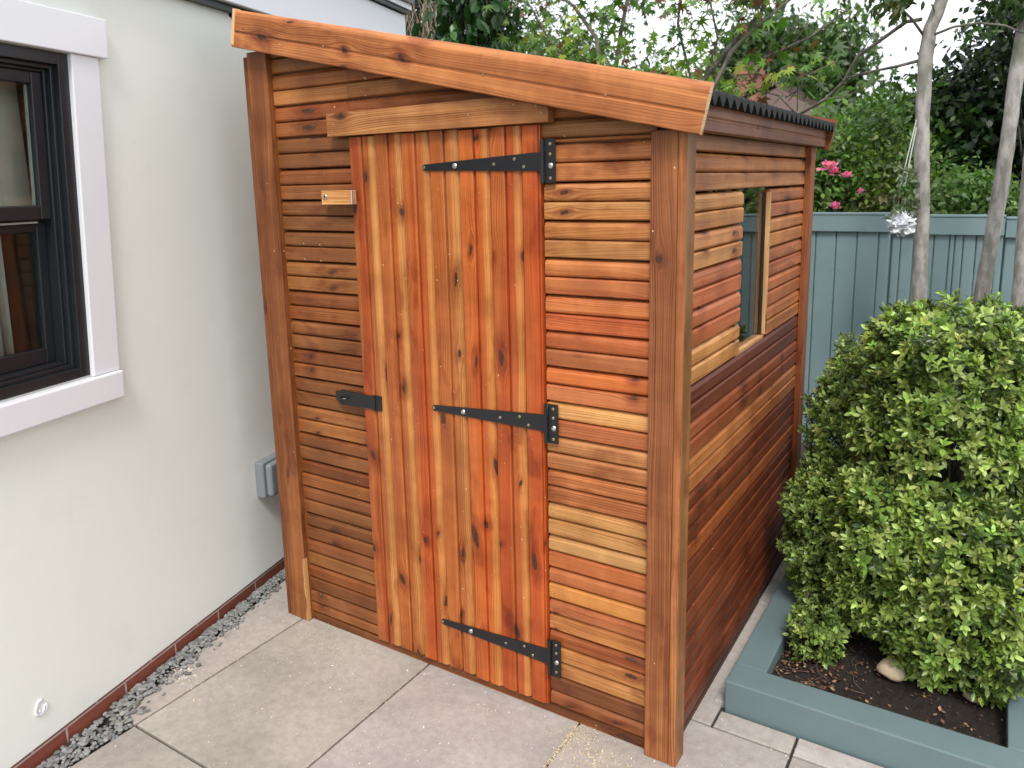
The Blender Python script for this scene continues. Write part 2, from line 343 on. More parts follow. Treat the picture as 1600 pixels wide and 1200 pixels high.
#@@STRUCTURE
# ================================================================ ground and paving
mb = MB(); mb.add([(-90, -60, -.06), (90, -60, -.06), (90, 160, -.06), (-90, 160, -.06)], [(0, 1, 2, 3)])
tag(mb.build('ground', M_GRASS), kind='structure')
mb = MB(); mb.add([(-1.2, -3.2, -.012), (3.6, -3.2, -.012), (3.6, 3.0, -.012), (-1.2, 3.0, -.012)], [(0, 1, 2, 3)])
tag(mb.build('joint_bed', M_JOINT), kind='structure')
WA = Vector((-.00776, -.93803, 0)); WU = Vector((-.23474, .97206, 0)); WN = Vector((.97206, .23474, 0))   # house wall line
def wall_x(y): return WA.x + WU.x*(y-WA.y)/WU.y
def wp(s, o, z): p = WA+WU*s+WN*o; return Vector((p.x, p.y, z))
mb = MB(); xs = [.072, .667, 1.247, 1.825, 2.42, 3.02, 3.6]; ys = [-3.28, -2.48, -1.58, -.68, .215, .815, 1.415, 2.015, 2.6, 3.0]
def slab(poly, tone, sd=None):
    n = len(poly); c = sum((Vector(p) for p in poly), Vector((0, 0)))/n
    def ins(k): return [(p[0]+(c.x-p[0])*k/max(.01, abs(p[0]-c.x)), p[1]+(c.y-p[1])*k/max(.01, abs(p[1]-c.y))) for p in poly]
    o1 = ins(.0042); o2 = ins(.0068)
    vs = [(x, y, -.03) for x, y in o1]+[(x, y, -.003) for x, y in o1]+[(x, y, 0) for x, y in o2]
    fs = [(i, (i+1) % n, n+(i+1) % n, n+i) for i in range(n)]+[(n+i, n+(i+1) % n, 2*n+(i+1) % n, 2*n+i) for i in range(n)]+[tuple(2*n+i for i in range(n))]
    mb.add(vs, fs, None, (tone, tone*rnd.uniform(.975, 1.0), tone*rnd.uniform(.95, 1.0)), None, 0, rnd.random()*30)
for i in range(len(xs)-1):
    for j in range(len(ys)-1):
        x0, x1, y0, y1 = xs[i], xs[i+1], ys[j], ys[j+1]
        if y0 > .2 and x0 > 1.2: continue
        slab([(x0, y0), (x1, y0), (x1, y1), (x0, y1)], rnd.uniform(.92, 1.08))
for j in range(3, len(ys)-1):
    y0, y1 = ys[j], ys[j+1]; slab([(wall_x(y0)+.075, y0), (.072, y0), (.072, y1), (wall_x(y1)+.055, y1)], rnd.uniform(.94, 1.06))
slab([(1.247, .215), (1.594, .215), (1.594, 1.0), (1.247, 1.0)], 1.12)
slab([(1.594, .215), (1.825, .215), (1.825, .302), (1.594, .302)], .98); slab([(1.825, .215), (2.42, .215), (2.42, .302), (1.825, .302)], 1.04)
slab([(2.42, .215), (3.02, .215), (3.02, .302), (2.42, .302)], 1.0)
tag(mb.build('paving', M_SLAB), kind='structure')
mb = MB(); mb.box((1.50, .98, -.03), (1.604, 2.95, .004)); mb.box((1.565, .33, -.02), (1.604, .985, .006))
tag(mb.build('concrete_strip', M_CONC, bevel=.004), kind='structure')

def rock(mbx, c, r, col, flat=.7):
    n = 6; q = [rnd.uniform(.72, 1.2) for _ in range(14)]; a0 = rnd.random()*6; tx = rnd.uniform(-.5, .5); vs = []
    for k, (h, rr) in enumerate(((-.6, .7), (0.05, 1.0), (.65, .62))):
        for j in range(n if k == 1 else 4):
            a = a0+2*math.pi*j/(n if k == 1 else 4); s = q[(k*5+j) % 14]
            vs.append(Vector((math.cos(a)*rr*s*r*1.15, math.sin(a)*rr*s*r*.85, h*r*flat+tx*math.cos(a)*r*.4)))
    Mz = Matrix.Rotation(rnd.random()*6, 3, 'Z'); vs = [Mz@v+Vector(c) for v in vs]
    fs = [(0, 1, 2, 3)[::-1], tuple(range(10, 14))]
    b4 = [0, 1, 2, 3]; m6 = list(range(4, 10)); t4 = list(range(10, 14))
    def strip(lo, hi, flip):
        i = j = 0; out = []
        while i < len(lo) or j < len(hi):
            if i/len(lo) <= j/len(hi): out.append((lo[i % len(lo)], lo[(i+1) % len(lo)], hi[j % len(hi)])); i += 1
            else: out.append((lo[i % len(lo)], hi[(j+1) % len(hi)], hi[j % len(hi)])); j += 1
        return out
    mbx.add(vs, fs+strip(b4, m6, 0)+strip(m6, t4, 0), None, col)
mb = MB()
for _ in range(5200):
    y = rnd.uniform(-2.6, 2.2)
    wdt = .10 if y < -.68 else (.115*max(.32, 1-(y+.68)*.62))
    if y < -.68: x = wall_x(y)+rnd.uniform(.012, max(.10, .075-wall_x(y))) ; z = rnd.uniform(-.006, .006)
    else:
        q = abs(rnd.gauss(0, .42)); x = wall_x(y)+.012+min(q, 1.2)*wdt; z = .002+.006*max(0, 1-q*1.1)
    if y > .3 and x > -.05: continue
    r = rnd.uniform(.004, .0098); k = rnd.uniform(.4, 1.0)
    rock(mb, (x, y, z+r*.35), r, (.27*k, .275*k*rnd.uniform(.95, 1.02), .27*k*rnd.uniform(.9, 1.03)))
tag(mb.build('gravel', M_STONE), 'grey gravel chippings along the foot of the house wall', 'gravel', kind='stuff')
# sawdust and shavings
mb = MB()
def chip(x, y, s, col):
    a = rnd.random()*6.3; ux = Vector((math.cos(a), math.sin(a), rnd.uniform(-.2, .5)))*s; vx = Vector((-math.sin(a), math.cos(a), rnd.uniform(-.2, .2)))*s*rnd.uniform(.25, .6)
    p = Vector((x, y, .0015+s*.15)); mb.add([p-ux-vx, p+ux-vx*.6, p+ux*.8+vx, p-ux*.7+vx*.8], [(0, 1, 2, 3)], None, col)
SD = (.62, .52, .34)
for _ in range(1900):
    x = rnd.uniform(-.15, 2.4); y = -abs(rnd.gauss(0, .45))+.04 if x < 1.56 else rnd.uniform(-.7, .28)
    if x < .1 and y < -.55: continue
    chip(x, y, rnd.choice((.0012, .0016, .002, .0032)), vary(SD if rnd.random() < .7 else (.75, .70, .6), .2))
for _ in range(700):                       # heaps by the right corner and in the joint
    x = rnd.gauss(1.37, .065); y = rnd.gauss(-.085, .05)-(x-1.3)*.15; chip(x, y, rnd.uniform(.001, .0032), vary(SD, .2))
for _ in range(500):
    chip(rnd.gauss(1.27, .03), rnd.gauss(-.02, .035), rnd.uniform(.001, .0026), vary(SD, .2))
for _ in range(900): chip(rnd.gauss(1.249, .004), rnd.uniform(-.42, 0), rnd.uniform(.001, .0026), vary(SD, .2))
for _ in range(500): chip(rnd.gauss(.11+rnd.random()*.3, .01), rnd.gauss(-.07, .05), rnd.uniform(.001, .0024), vary(SD, .2))
for xj in (.667, .072):
    for _ in range(160): chip(rnd.gauss(xj, .003), rnd.uniform(-.7, 0), .0016, vary(SD, .2))
for _ in range(200): chip(rnd.gauss(-.02, .03), rnd.gauss(-.44, .025), rnd.uniform(.002, .006), vary((.55, .5, .45), .3))
tag(mb.build('sawdust', M_CHIP), 'pale sawdust and wood shavings scattered on the paving slabs', 'sawdust', kind='stuff')
#@@HOUSE
# ================================================================ house on the left
HL = wp(0, 0, 0)
house = thing('house', HL, 'pale cream rendered house with a black framed window and white bargeboard beside the shed', 'house')
def wbox(mbx, s0, s1, o0, o1, z0, z1, k=0., col=(.5, .5, .5), mi=0, uvb=False):
    def P(s, o, z): return wp(s+k*(z-1.5), o, z)
    vs = [P(s, o, z) for s in (s0, s1) for o in (o0, o1) for z in (z0, z1)]
    fs = [(0, 1, 3, 2), (4, 6, 7, 5), (0, 4, 5, 1), (2, 3, 7, 6), (0, 2, 6, 4), (1, 5, 7, 3)]
    sz = [(s, o, z) for s in (s0, s1) for o in (o0, o1) for z in (z0, z1)]
    uvs = [[(sz[i][0]+sz[i][1], sz[i][2]) for i in f] for f in fs]
    mbx.add(vs, fs, uvs, col, None, mi, 0)
K = .06
WS0, WS1, WZ0, WZ1 = -.95, .375, 1.075, 2.01     # window opening
mb = MB()
def wq(s0, s1, z0, z1, o=0.):
    a = [wp(s0+K*(z0-1.5) if s0 in (WS0, WS1) else s0, o, z0), wp(s1+K*(z0-1.5) if s1 in (WS0, WS1) else s1, o, z0),
         wp(s1+K*(z1-1.5) if s1 in (WS0, WS1) else s1, o, z1), wp(s0+K*(z1-1.5) if s0 in (WS0, WS1) else s0, o, z1)]
    mb.add(a, [(0, 1, 2, 3)])
# front wall round the opening, far return, base drip
for (a, b_, c, d) in ((-3.5, WS0, .055, 2.4), (WS1, 2.50, .055, 2.4), (WS0, WS1, .055, WZ0), (WS0, WS1, WZ1, 2.4)): wq(a, b_, c, d)
wbox(mb, 2.46, 2.50, -4, -.002, .055, 2.4); wbox(mb, -3.5, 2.45, -.03, -.0005, .0555, .06)
mb.build('wall', M_RENDER, house)
mb = MB(); wbox(mb, -3.5, 2.49, -.05, -.009, -.05, .0545); mb.build('brick_plinth', M_BRICK, house)
mb = MB(); wbox(mb, -3.5, 2.52, -.02, .055, 2.283, 2.50); f_ = mb.build('bargeboard', M_WHITE, house, bevel=.003)
mb = MB(); wbox(mb, -3.5, 2.53, .0, .075, 2.505, 2.522); wbox(mb, -3.5, 2.52, -.02, .03, 2.26, 2.28); mb.build('edge_and_shadow_strip', M_FRAME, house)  # upper strip: black gutter edge; lower strip: painted shadow under the bargeboard
mb = MB(); wbox(mb, -3.5, 2.54, .0, .085, 2.525, 2.552); mb.build('drip_strip', M_WHITE, house, bevel=.002)
mb = MB(); mb.add([wp(-3.5, .10, 2.555), wp(2.55, .10, 2.555), wp(2.55, -4, 4.0), wp(-3.5, -4, 4.0), wp(-3.5, .10, 2.585), wp(2.55, .10, 2.585), wp(2.55, -4, 4.04), wp(-3.5, -4, 4.04)],
    [(3, 2, 1, 0), (4, 5, 6, 7), (0, 1, 5, 4), (1, 2, 6, 5), (2, 3, 7, 6), (3, 0, 4, 7)]); mb.build('roof', plain('grey_roof_slate', (.13, .13, .14), .8, 0, 9, .3, .5, 40, .01), house)
# filler daub low on the wall
mb = MB(); c0 = wp(.045, .002, .163); pts = []
for i in range(17):
    a = R(60+i*19); r = .017+.002*math.sin(i); pts.append(c0+WU*(math.cos(a)*r)+Z3*math.sin(a)*r*1.25)
for i in range(6): a = R(20-i*45); pts.append(c0+WU*(math.cos(a)*.008+.002)+Z3*(math.sin(a)*.009-.006))
mb.tube(pts, [.0038+.001*math.sin(i*1.7) for i in range(len(pts))], 6); mb.build('filler_daub', M_WHITE, house, smooth=True)
# window (surround, outer frame, sashes, panes, sill)
win = MB(); wbox(win, WS0, WS1, -.075, -.071, WZ0, WZ1, K)
mb = MB()
wbox(mb, WS1, WS1+.098, -.005, .020, 1.07, 2.012, K); wbox(mb, WS0-.105, WS0, -.005, .022, 1.07, 2.012, K)
wbox(mb, WS0-.16, WS1+.125, -.005, .030, 2.012, 2.125, K)
win = mb.build('window', M_WHITE, house, bevel=.003)
mb = MB(); wbox(mb, WS0-.13, WS1+.098, -.07, .034, .984, 1.069, K); mb.build('sill', M_WHITE, win, bevel=.005)
mb = MB()
def ring(s0, s1, z0, z1, w_, o0, o1, wb=None):
    wb = wb or w_
    wbox(mb, s0, s0+w_, o0, o1, z0, z1, K); wbox(mb, s1-w_, s1, o0, o1, z0, z1, K)
    wbox(mb, s0+w_, s1-w_, o0, o1, z1-w_, z1, K); wbox(mb, s0+w_, s1-w_, o0, o1, z0, z0+wb, K)
ring(WS0, WS1, WZ0, WZ1, .034, -.09, .006, .03); ring(WS0+.034, WS1-.034, WZ0+.03, WZ1-.034, .012, -.09, -.012)
ring(WS0+.046, WS1-.046, WZ0+.042, WZ1-.046, .009, -.09, -.028)
mb.build('frame', M_FRAME, win, bevel=.002)
mb = MB(); a0, a1 = WS0+.055, WS1-.055
ring(a0, a1, 1.545, WZ1-.055, .034, -.062, -.036, .04); mb.build('sash', M_FRAME, win, bevel=.003)
mb = MB(); ring(a0, a1, WZ0+.052, 1.54, .030, -.088, -.064, .045); wbox(mb, a0+.005, a1-.005, -.066, -.058, 1.528, 1.533, K); mb.build('sash', M_FRAME, win, bevel=.003)
mb = MB(); wbox(mb, a0+.034, a1-.034, -.051, -.049, 1.585, WZ1-.089, K); mb.build('pane', M_GLASS, win)
mb = MB(); wbox(mb, a0+.03, a1-.03, -.078, -.076, WZ0+.097, 1.51, K); mb.build('pane', M_GLASS, win)
mb = MB(); gcol = plain('pale_spacer_bar', (.42, .42, .40), .5)
wbox(mb, a1-.0395, a1-.0345, -.060, -.053, 1.586, WZ1-.09, K); wbox(mb, a0+.03, a1-.03, -.063, -.0565, 1.5345, 1.5395, K); mb.build('spacer', gcol, win)
# room behind the window
mb = MB(); wbox(mb, -1.6, 1.0, -2.2, -2.15, .3, 2.35); wbox(mb, -1.6, 1.0, -2.2, -.1, .3, .34); wbox(mb, -1.6, 1.0, -2.2, -.1, 2.35, 2.39); wbox(mb, 1.0, 1.04, -2.2, -.1, .3, 2.39); wbox(mb, -1.64, -1.6, -2.2, -.1, .3, 2.39)
mb.build('room', plain('room_plaster', (.40, .34, .28), .9, 0, 2, .2), house)
mb = MB(); n = 46
vs = []
for i in range(n+1):
    s = .015+i*.0052; o = -.17+.022*math.sin(i*.95)+.008*math.sin(i*.37)
    vs += [wp(s, o, 1.0), wp(s+.03, o, 2.2)]
mb.add(vs, [(2*i, 2*i+2, 2*i+3, 2*i+1) for i in range(n)])
cu = mb.build('curtain', plain('grey_curtain', (.42, .43, .40), .9, 0, 12, .15), smooth=True); sm = cu.modifiers.new('s', 'SOLIDIFY'); sm.thickness = .003
tag(cu, 'grey curtain hanging inside the black framed house window', 'curtain')
mb = MB(); wbox(mb, -1.0, .34, -.132, -.128, 1.60, 2.05); wbox(mb, -1.0, .34, -.138, -.122, 1.585, 1.6)
tag(mb.build('roller_blind', plain('beige_blind', (.52, .46, .40), .9, 0, 3, .35)), 'beige roller blind half down behind the upper window pane', 'blind')
fl = thing('flower_vase', wp(.03, -.26, 1.02), 'dark vase of orange dried flowers behind the lower window pane', 'vase')
mb = MB(); prof = [(.03, 0), (.045, .04), (.05, .08), (.03, .13), (.022, .15)]; c0 = wp(.03, -.26, 1.02)
mb.tube([c0+Z3*z for r, z in prof], [r for r, z in prof], 14); mb.build('vase', M_FRAME, fl, smooth=True)
mb = MB()
for i in range(16):
    mp_ = MB()
    a = rnd.random()*6.3; q = rnd.uniform(.03, .13); p1 = c0+Vector((math.cos(a)*q, math.sin(a)*q, rnd.uniform(.17, .42)))
    mb.tube([c0+Z3*.14, (c0+Z3*.14+p1)/2+Z3*.03, p1], [.0015, .0012, .001], 4)
    for k in range(9):
        n_ = Vector((rnd.gauss(0, 1), rnd.gauss(0, 1), rnd.gauss(0, 1))).normalized(); t_ = n_.orthogonal().normalized()*.012; b__ = n_.cross(t_)*.7
        mp_.add([p1-t_, p1-b__+n_*.008, p1+t_, p1+b__+n_*.008], [(0, 1, 2, 3)], None, vary((.45, .17, .05), .25))
    mp_.build('blossom', M_PETAL, fl)
mb.build('stems', M_BARK2, fl)
# outdoor socket
sk = thing('outdoor_socket', wp(1.10, 0, .36), 'grey plastic weatherproof socket box on the cream wall behind the shed post', 'socket')
mb = MB(); wbox(mb, 1.065, 1.225, 0, .042, .385, .535); mb.build('box', M_GREYP, sk, bevel=.008, seg=3)
mb = MB(); wbox(mb, 1.072, 1.218, .044, .075, .392, .528); mb.build('lid', M_GREYP, sk, bevel=.012, seg=3)
#@@SHED
# ================================================================ the shed
shed = thing('garden_shed', (0, 0, 0), 'stained orange brown timber pent shed with vertical board door and black hinges', 'shed')
W, D = 1.56, 1.475
def roofz(x): return 2.083-.2257*x-.012          # underside of the front fascia
def strips(*cols): return [lin(c) for c in cols]
SPROF = .013
def clad(mbx, O, U, Nn, zlo, zhi, pitch, off, u0, u1, colf, clipz=None, mid=.0535):
    """horizontal double log-lap boards: each board two rounded strips"""
    k = int(math.floor((zlo-off)/pitch)); bi = 0
    z = off+k*pitch
    while z < zhi-.002:
        a = max(z, zlo); b = min(z+pitch, zhi); h = b-a
        if h > .012:
            seed = rnd.random()*50
            m_ = z+mid
            segs = [(a, min(m_, b)), (max(m_, a), b)]
            for si, (p, q) in enumerate(segs):
                if q-p < .008: continue
                lap = (si == 0)
                ht = q-p
                # lower strip: undercut bottom; upper strip: chamfered top that runs under the next board
                if lap: prof = [(0.0038, -.018), (0.0042, .006), (.0075, .0125), (ht-.007, .0135), (ht-.0030, .0105), (ht-.0016, .004), (ht-.0016, -.018)]
                else: prof = [(0.0005, -.018), (0.0008, .0045), (.0045, .0105), (.009, .0125), (ht-.014, .0125), (ht-.004, .0065), (ht-.0005, -.001), (ht-.0005, -.018)]
                prof = [(min(max(v, 0), ht), n) for v, n in prof]
                ca, cb = colf(bi, si, p)
                uu1 = None
                if clipz: uu1 = (lambda v, p=p: min(u1-u0, clipz(p+v)-u0))
                if clipz and clipz(q) - u0 < .03: continue
                mbx.prism(O+U*u0+Z3*p, U, Z3, Nn, u1-u0, prof, ca, cb, seed, u1=uu1)
            bi += 1
        z += pitch
def table(tbl, top, half, second=.62):
    """tbl: strip colours from the top down; pick by height"""
    mean = tuple(sum(c[k] for c in tbl)/len(tbl) for k in range(3))
    tbl = [tuple(c[k]*.72+mean[k]*.28 for k in range(3)) for c in tbl]
    def f(bi, si, z):
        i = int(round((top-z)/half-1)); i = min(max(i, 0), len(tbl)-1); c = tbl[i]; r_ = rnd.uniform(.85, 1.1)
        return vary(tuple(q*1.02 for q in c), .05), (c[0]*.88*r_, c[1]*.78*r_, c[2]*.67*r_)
    return f
RT = strips((186,120,72),(190,125,75),(196,138,88),(192,140,88),(196,134,80),(180,135,85),(190,118,70),(175,100,62),(195,115,65),(185,85,45),(185,95,55),(170,100,65),(195,100,45),(190,110,70),(215,165,105),(170,95,60),(190,135,85),(175,115,75),(185,120,75),(175,110,70),(195,150,95),(195,150,95),(190,150,100),(190,105,60),(170,100,60),(200,140,75),(165,95,60),(190,130,75),(145,75,40),(195,140,85),(200,150,95),(90,50,35),(120,70,45))
LT = strips((165,110,62),(170,105,62),(185,125,75),(165,95,55),(160,100,58),(140,95,60),(140,95,62),(145,85,50),(150,98,58),(130,85,52),(132,88,55),(135,88,56),(140,90,55),(155,102,58),(160,108,60),(130,75,42),(150,88,45),(130,82,48),(130,85,50),(128,72,38),(150,95,55),(120,78,48),(132,85,50),(160,105,60),(165,110,60),(122,75,45),(130,85,52),(125,70,38),(158,102,55),(128,78,48),(135,88,52),(118,78,48),(135,88,52),(120,65,38),(135,88,48),(135,78,38),(110,65,38),(135,85,50),(145,90,50))
YF = .035                                       # plane of the cladding back line (face about .022)
def xroof(z): return (2.133-z)/.2267
# front cladding
mb = MB()
clad(mb, Vector((0, YF, 0)), X3, -Y3, .03, 2.125, .1038, .017, .10, .446, table(LT, 2.04, .0519), xroof)
mb.build('cladding', M_WOOD, shed)
mb = MB()
clad(mb, Vector((0, YF, 0)), X3, -Y3, .03, 1.732, .1025, -.0245, 1.150, 1.475, table(RT, 1.718, .0513), xroof)
for i in range(33):                               # nail heads down the door edge of the panel
    z = 1.69-.0513*i; mb.disc((1.166, YF-.0134, z), (0, -1, 0), .0013, .0006, 6, (.05, .03, .02))
mb.build('cladding', M_WOOD, shed)
mb = MB()
clad(mb, Vector((0, YF, 0)), X3, -Y3, 1.733, 2.125, .1038, .017, .447, 1.475, table(LT, 2.04, .0519), xroof)
mb.build('cladding', M_WOOD, shed)
# side cladding with window gap
XF = W-.035
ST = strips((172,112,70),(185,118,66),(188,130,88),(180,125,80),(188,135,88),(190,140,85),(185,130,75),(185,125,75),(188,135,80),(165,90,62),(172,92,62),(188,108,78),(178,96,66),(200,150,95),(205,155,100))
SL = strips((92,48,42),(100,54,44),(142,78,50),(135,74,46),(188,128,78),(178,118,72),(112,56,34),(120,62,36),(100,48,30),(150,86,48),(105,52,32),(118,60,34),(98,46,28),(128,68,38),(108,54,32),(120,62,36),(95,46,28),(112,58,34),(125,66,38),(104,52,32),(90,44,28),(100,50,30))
SF = strips((165,105,68),(178,112,72),(190,125,75),(195,130,72),(160,98,64),(170,98,66),(178,108,64),(165,100,60),(185,115,62),(180,118,68))
WY0, WY1, SZ0, SZ1 = .575, .905, 1.065, 1.580
sp_, so_ = .1035, 1.686-.1035*17
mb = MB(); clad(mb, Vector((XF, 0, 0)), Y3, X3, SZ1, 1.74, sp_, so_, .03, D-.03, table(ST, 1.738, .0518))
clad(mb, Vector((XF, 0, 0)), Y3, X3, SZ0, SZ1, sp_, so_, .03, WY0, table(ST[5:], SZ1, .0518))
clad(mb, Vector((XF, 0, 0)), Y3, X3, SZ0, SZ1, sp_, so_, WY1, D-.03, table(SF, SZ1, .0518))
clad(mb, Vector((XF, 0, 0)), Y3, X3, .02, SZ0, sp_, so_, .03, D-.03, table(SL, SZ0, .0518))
mb.build('cladding', M_WOOD, shed)
# rear and hidden left cladding, inner lining
mb = MB(); clad(mb, Vector((W, D-.035, 0)), -X3, Y3, .02, 1.74, .1035, 0, .03, W-.03, table(LT, 2.04, .052)); mb.build('cladding', M_WOOD, shed)
mb = MB(); clad(mb, Vector((.035, D, 0)), -Y3, -X3, .02, 2.07, .1035, 0, .03, D-.03, table(LT, 2.04, .052)); mb.build('cladding', M_WOOD, shed)
mb = MB(); wc = lin((120, 80, 50)); wd = lin((90, 55, 35))
mb.box((.07, .10, 0), (W-.07, D-.06, .03), wc, wd); mb.box((.06, D-.058, .03), (W-.058, D-.055, 1.72), wc, wd); mb.box((.058, .06, .03), (.061, D-.06, 2.0), wc, wd)
mb.build('floor', M_TRIM, shed)
mb = MB(); mb.box((.10, .024, 0), (1.475, .075, .029), lin((120, 72, 38)), lin((95, 55, 30))); mb.box((W-.075, .08, 0), (W-.028, D-.03, .019), lin((90, 52, 32)), lin((70, 42, 26)))
mb.build('bearer', M_TRIM, shed)
mb = MB(); q_ = [(.03, .037, 1.70), (W-.05, .037, 1.70), (W-.05, .037, 2.148-.2267*(W-.05)-.013), (.03, .037, 2.148-.2267*.03-.013)]
mb.add(q_+[(x, .045, z) for x, y, z in q_], [(0, 1, 2, 3), (7, 6, 5, 4), (0, 4, 5, 1), (1, 5, 6, 2), (2, 6, 7, 3), (3, 7, 4, 0)], None, wc, wd); mb.build('gable_lining', M_TRIM, shed)
# corner trims
pc, pd = lin((160, 102, 62)), lin((138, 84, 50)); pe = lin((120, 88, 58)); pl_ = lin((178, 118, 72))
def trim(a, b, ca, cb, bev=.003):
    q = MB(); q.box(a, b, ca, cb, grain=2); return q.build('corner_trim', M_TRIM, shed, bevel=bev)
LC, LD = lin((150, 94, 52)), lin((124, 72, 38))
trim((.014, 0, 0), (.108, .022, 2.068), LC, LD); trim((-.006, .001, 0), (.013, .06, 2.055), lin((125, 76, 45)), lin((105, 62, 36)))
q = MB(); q.box((.0905, .0215, .0), (.108, .050, 2.05), LC, LD, grain=2); q.build('corner_trim', M_TRIM, shed)
q = MB()                                            # torn pale edge low on the left trim
pts = [(.100+.002*math.sin(i*1.9), -.0005, .01+i*.024) for i in range(11)]
vs = []; 
for i in range(13):
    z = .004+i*.021; w0 = .0045+.003*math.sin(i*1.3+.5)+(.004 if i in (7, 8, 9) else 0); vs += [(.1085-w0*1.4, -.0012, z), (.1088, -.0022, z), (.1092, .014, z)]
fs = []
for i in range(12):
    for j in range(2): a = i*3+j; fs.append((a, a+1, a+4, a+3))
q.add(vs, fs, [[(0, 0), (0, .01), (.02, .01), (.02, 0)]]*len(fs), lin((205, 165, 115)), lin((190, 140, 90))); q.build('torn_edge', M_TRIM, shed)
trim((1.467, 0, 0), (1.5375, .024, 1.738), pc, pd); trim((1.5385, -.002, .0), (W, .062, 1.745), lin((172, 112, 68)), lin((150, 92, 54)))
q = MB(); q.box((W, -.001, .0), (W+.0015, .061, 1.745), lin((150, 106, 66)), lin((134, 92, 56)), grain=2); q.build('corner_trim', M_TRIM, shed)
trim((W-.024, D-.062, 0), (W, D, 1.735), lin((150, 92, 56)), lin((132, 76, 44))); trim((W-.10, D+.001, 0), (W-.001, D+.022, 1.735), lin((165, 105, 66)), lin((145, 88, 54)))
trim((0, D+.001, 0), (.10, D+.022, 2.05), LC, LD)
# fascia: sloping double profile board with pale cut ends
FU = Vector((1.606, 0, -.364)).normalized(); FV = Vector((.364, 0, 1.606)).normalized(); FL = 1.6467
O = Vector((-.001, -.025, 2.083)); WID = .1185
EC = lin((226, 190, 146))
def sprof(w_, t_, g_=.046):
    return [(0, 0), (.0005, t_*.86), (.003, t_), (g_-.004, t_), (g_-.0006, t_-.0035), (g_+.0006, t_-.0035), (g_+.003, t_-.0035), (g_+.008, t_+.000), (w_-.020, t_), (w_-.010, t_-.003), (w_-.001, t_-.009), (w_, 0)]
mb = MB(); mb.prism(O, FU, FV, -Y3, FL, sprof(WID, .021), lin((196, 128, 78)), lin((168, 104, 60)), 11.3, endc=EC)
for (u, v) in ((.05, .062), (.42, .052), (1.02, .049), (1.39, .052)): mb.disc(O+FU*u+FV*v-Y3*.019, (0, -1, 0), .0028, .002, 10, (.5, .42, .3), 1)
mb.build('fascia', [M_WOOD, M_BRASS], shed)
mb = MB(); mb.box((-.001, -.0245, 2.083), (.014, D+.06, 2.195), lin((175, 115, 70)), lin((140, 85, 48)), grain=1)
mb.add([(-.0025, -.0465, 2.092), (.012, -.0465, 2.0885), (.034, -.0465, 2.199), (.022, -.0465, 2.2015), (-.0025, -.0250, 2.092), (.012, -.0250, 2.0885), (.034, -.0250, 2.199), (.022, -.0250, 2.2015)],
       [(0, 1, 2, 3), (4, 7, 6, 5), (0, 4, 5, 1), (1, 5, 6, 2), (2, 6, 7, 3), (3, 7, 4, 0)], None, EC); mb.build('fascia', M_TRIM, shed)
mb = MB(); O2 = Vector((-.001, D+.045, 2.083)); mb.prism(O2, FU, FV, Y3, FL-.004, sprof(WID, .021), lin((140, 86, 56)), lin((118, 68, 42)), 14.1, endc=lin((150, 100, 66))); mb.build('fascia', M_WOOD, shed)
# eave board on the right side
mb = MB(); mb.prism(Vector((1.570, -.024, 1.731)), Y3, Z3, X3, D+.068, sprof(.083, .021, .030), lin((140, 88, 58)), lin((118, 68, 42)), 21.7)
mb.disc((1.588, .12, 1.785), (1, 0, 0), .0025, .002, 8, (.5, .4, .3), 1); mb.build('eave_board', [M_WOOD, M_BRASS], shed)
mb = MB(); mb.box((1.5605, -.02, 1.748), (1.5698, D+.04, 1.80), pd, pd); mb.build('eave_packer', M_TRIM, shed)
# roof: corrugated sheet
mb = MB(); vs = []; ny = 25*8; y0, y1 = -.022, D+.043
for i in range(ny+1):
    y = y0+(y1-y0)*i/ny; h = .0125*math.cos(2*math.pi*(y-y0)/.0618)
    for (x, zz) in ((-.03, 2.195), (1.622, 2.195-.2267*1.652)): vs += [(x, y, zz+h-.010), (x, y, zz+h-.021)]
fs = []
for i in range(ny):
    a = i*4; b_ = a+4; fs += [(a, a+2, b_+2, b_), (a+1, b_+1, b_+3, a+3), (a+2, a+3, b_+3, b_+2), (a, b_, b_+1, a+1)]
mb.add(vs, fs); mb.build('roof_sheet', M_FELT, shed, smooth=False)
mb = MB(); vs = [(0.0, -.02, 2.150), (1.585, -.02, 2.150-.2267*1.585), (1.585, D+.04, 2.150-.2267*1.585), (0, D+.04, 2.150)]
mb.add(vs+[(x, y, z-.012) for x, y, z in vs], [(0, 1, 2, 3), (7, 6, 5, 4), (0, 4, 5, 1), (1, 5, 6, 2), (2, 6, 7, 3), (3, 7, 4, 0)], None, wc, wd); mb.build('roof_deck', M_TRIM, shed)
# lintel
mb = MB(); la, lb = lin((178, 124, 76)), lin((158, 104, 62))
mb.box((.383, -.014, 1.774), (1.185, .018, 1.846), la, lb, seed=5.2, grain=0)
# chop the right top corner along the fascia: rebuild as polygon
mb = MB(); prof = [(.383, 1.775), (1.186, 1.775), (1.186, 1.813), (1.03, 1.848), (.383, 1.846)]
vs = [(x, -.014, z) for x, z in prof]+[(x, .0205, z) for x, z in prof]; n = 5
mb.add(vs, [tuple(range(n)), tuple(range(2*n-1, n-1, -1))]+[(i, n+i, n+(i+1) % n, (i+1) % n) for i in range(n)],
       [[(x, z) for x, z in prof], [(x, z) for x, z in reversed(prof)]]+[[(prof[i][0], 0), (prof[i][0], .03), (prof[(i+1) % n][0], .03), (prof[(i+1) % n][0], 0)] for i in range(n)], la, lb, 0, 5.2)
for (x, z) in ((.405, 1.79), (.41, 1.812), (.62, 1.80), (.93, 1.808), (1.08, 1.825), (1.15, 1.817), (1.165, 1.80)): mb.disc((x, -.014, z), (0, -1, 0), .0022, .0006, 8, (.3, .24, .15), 1)
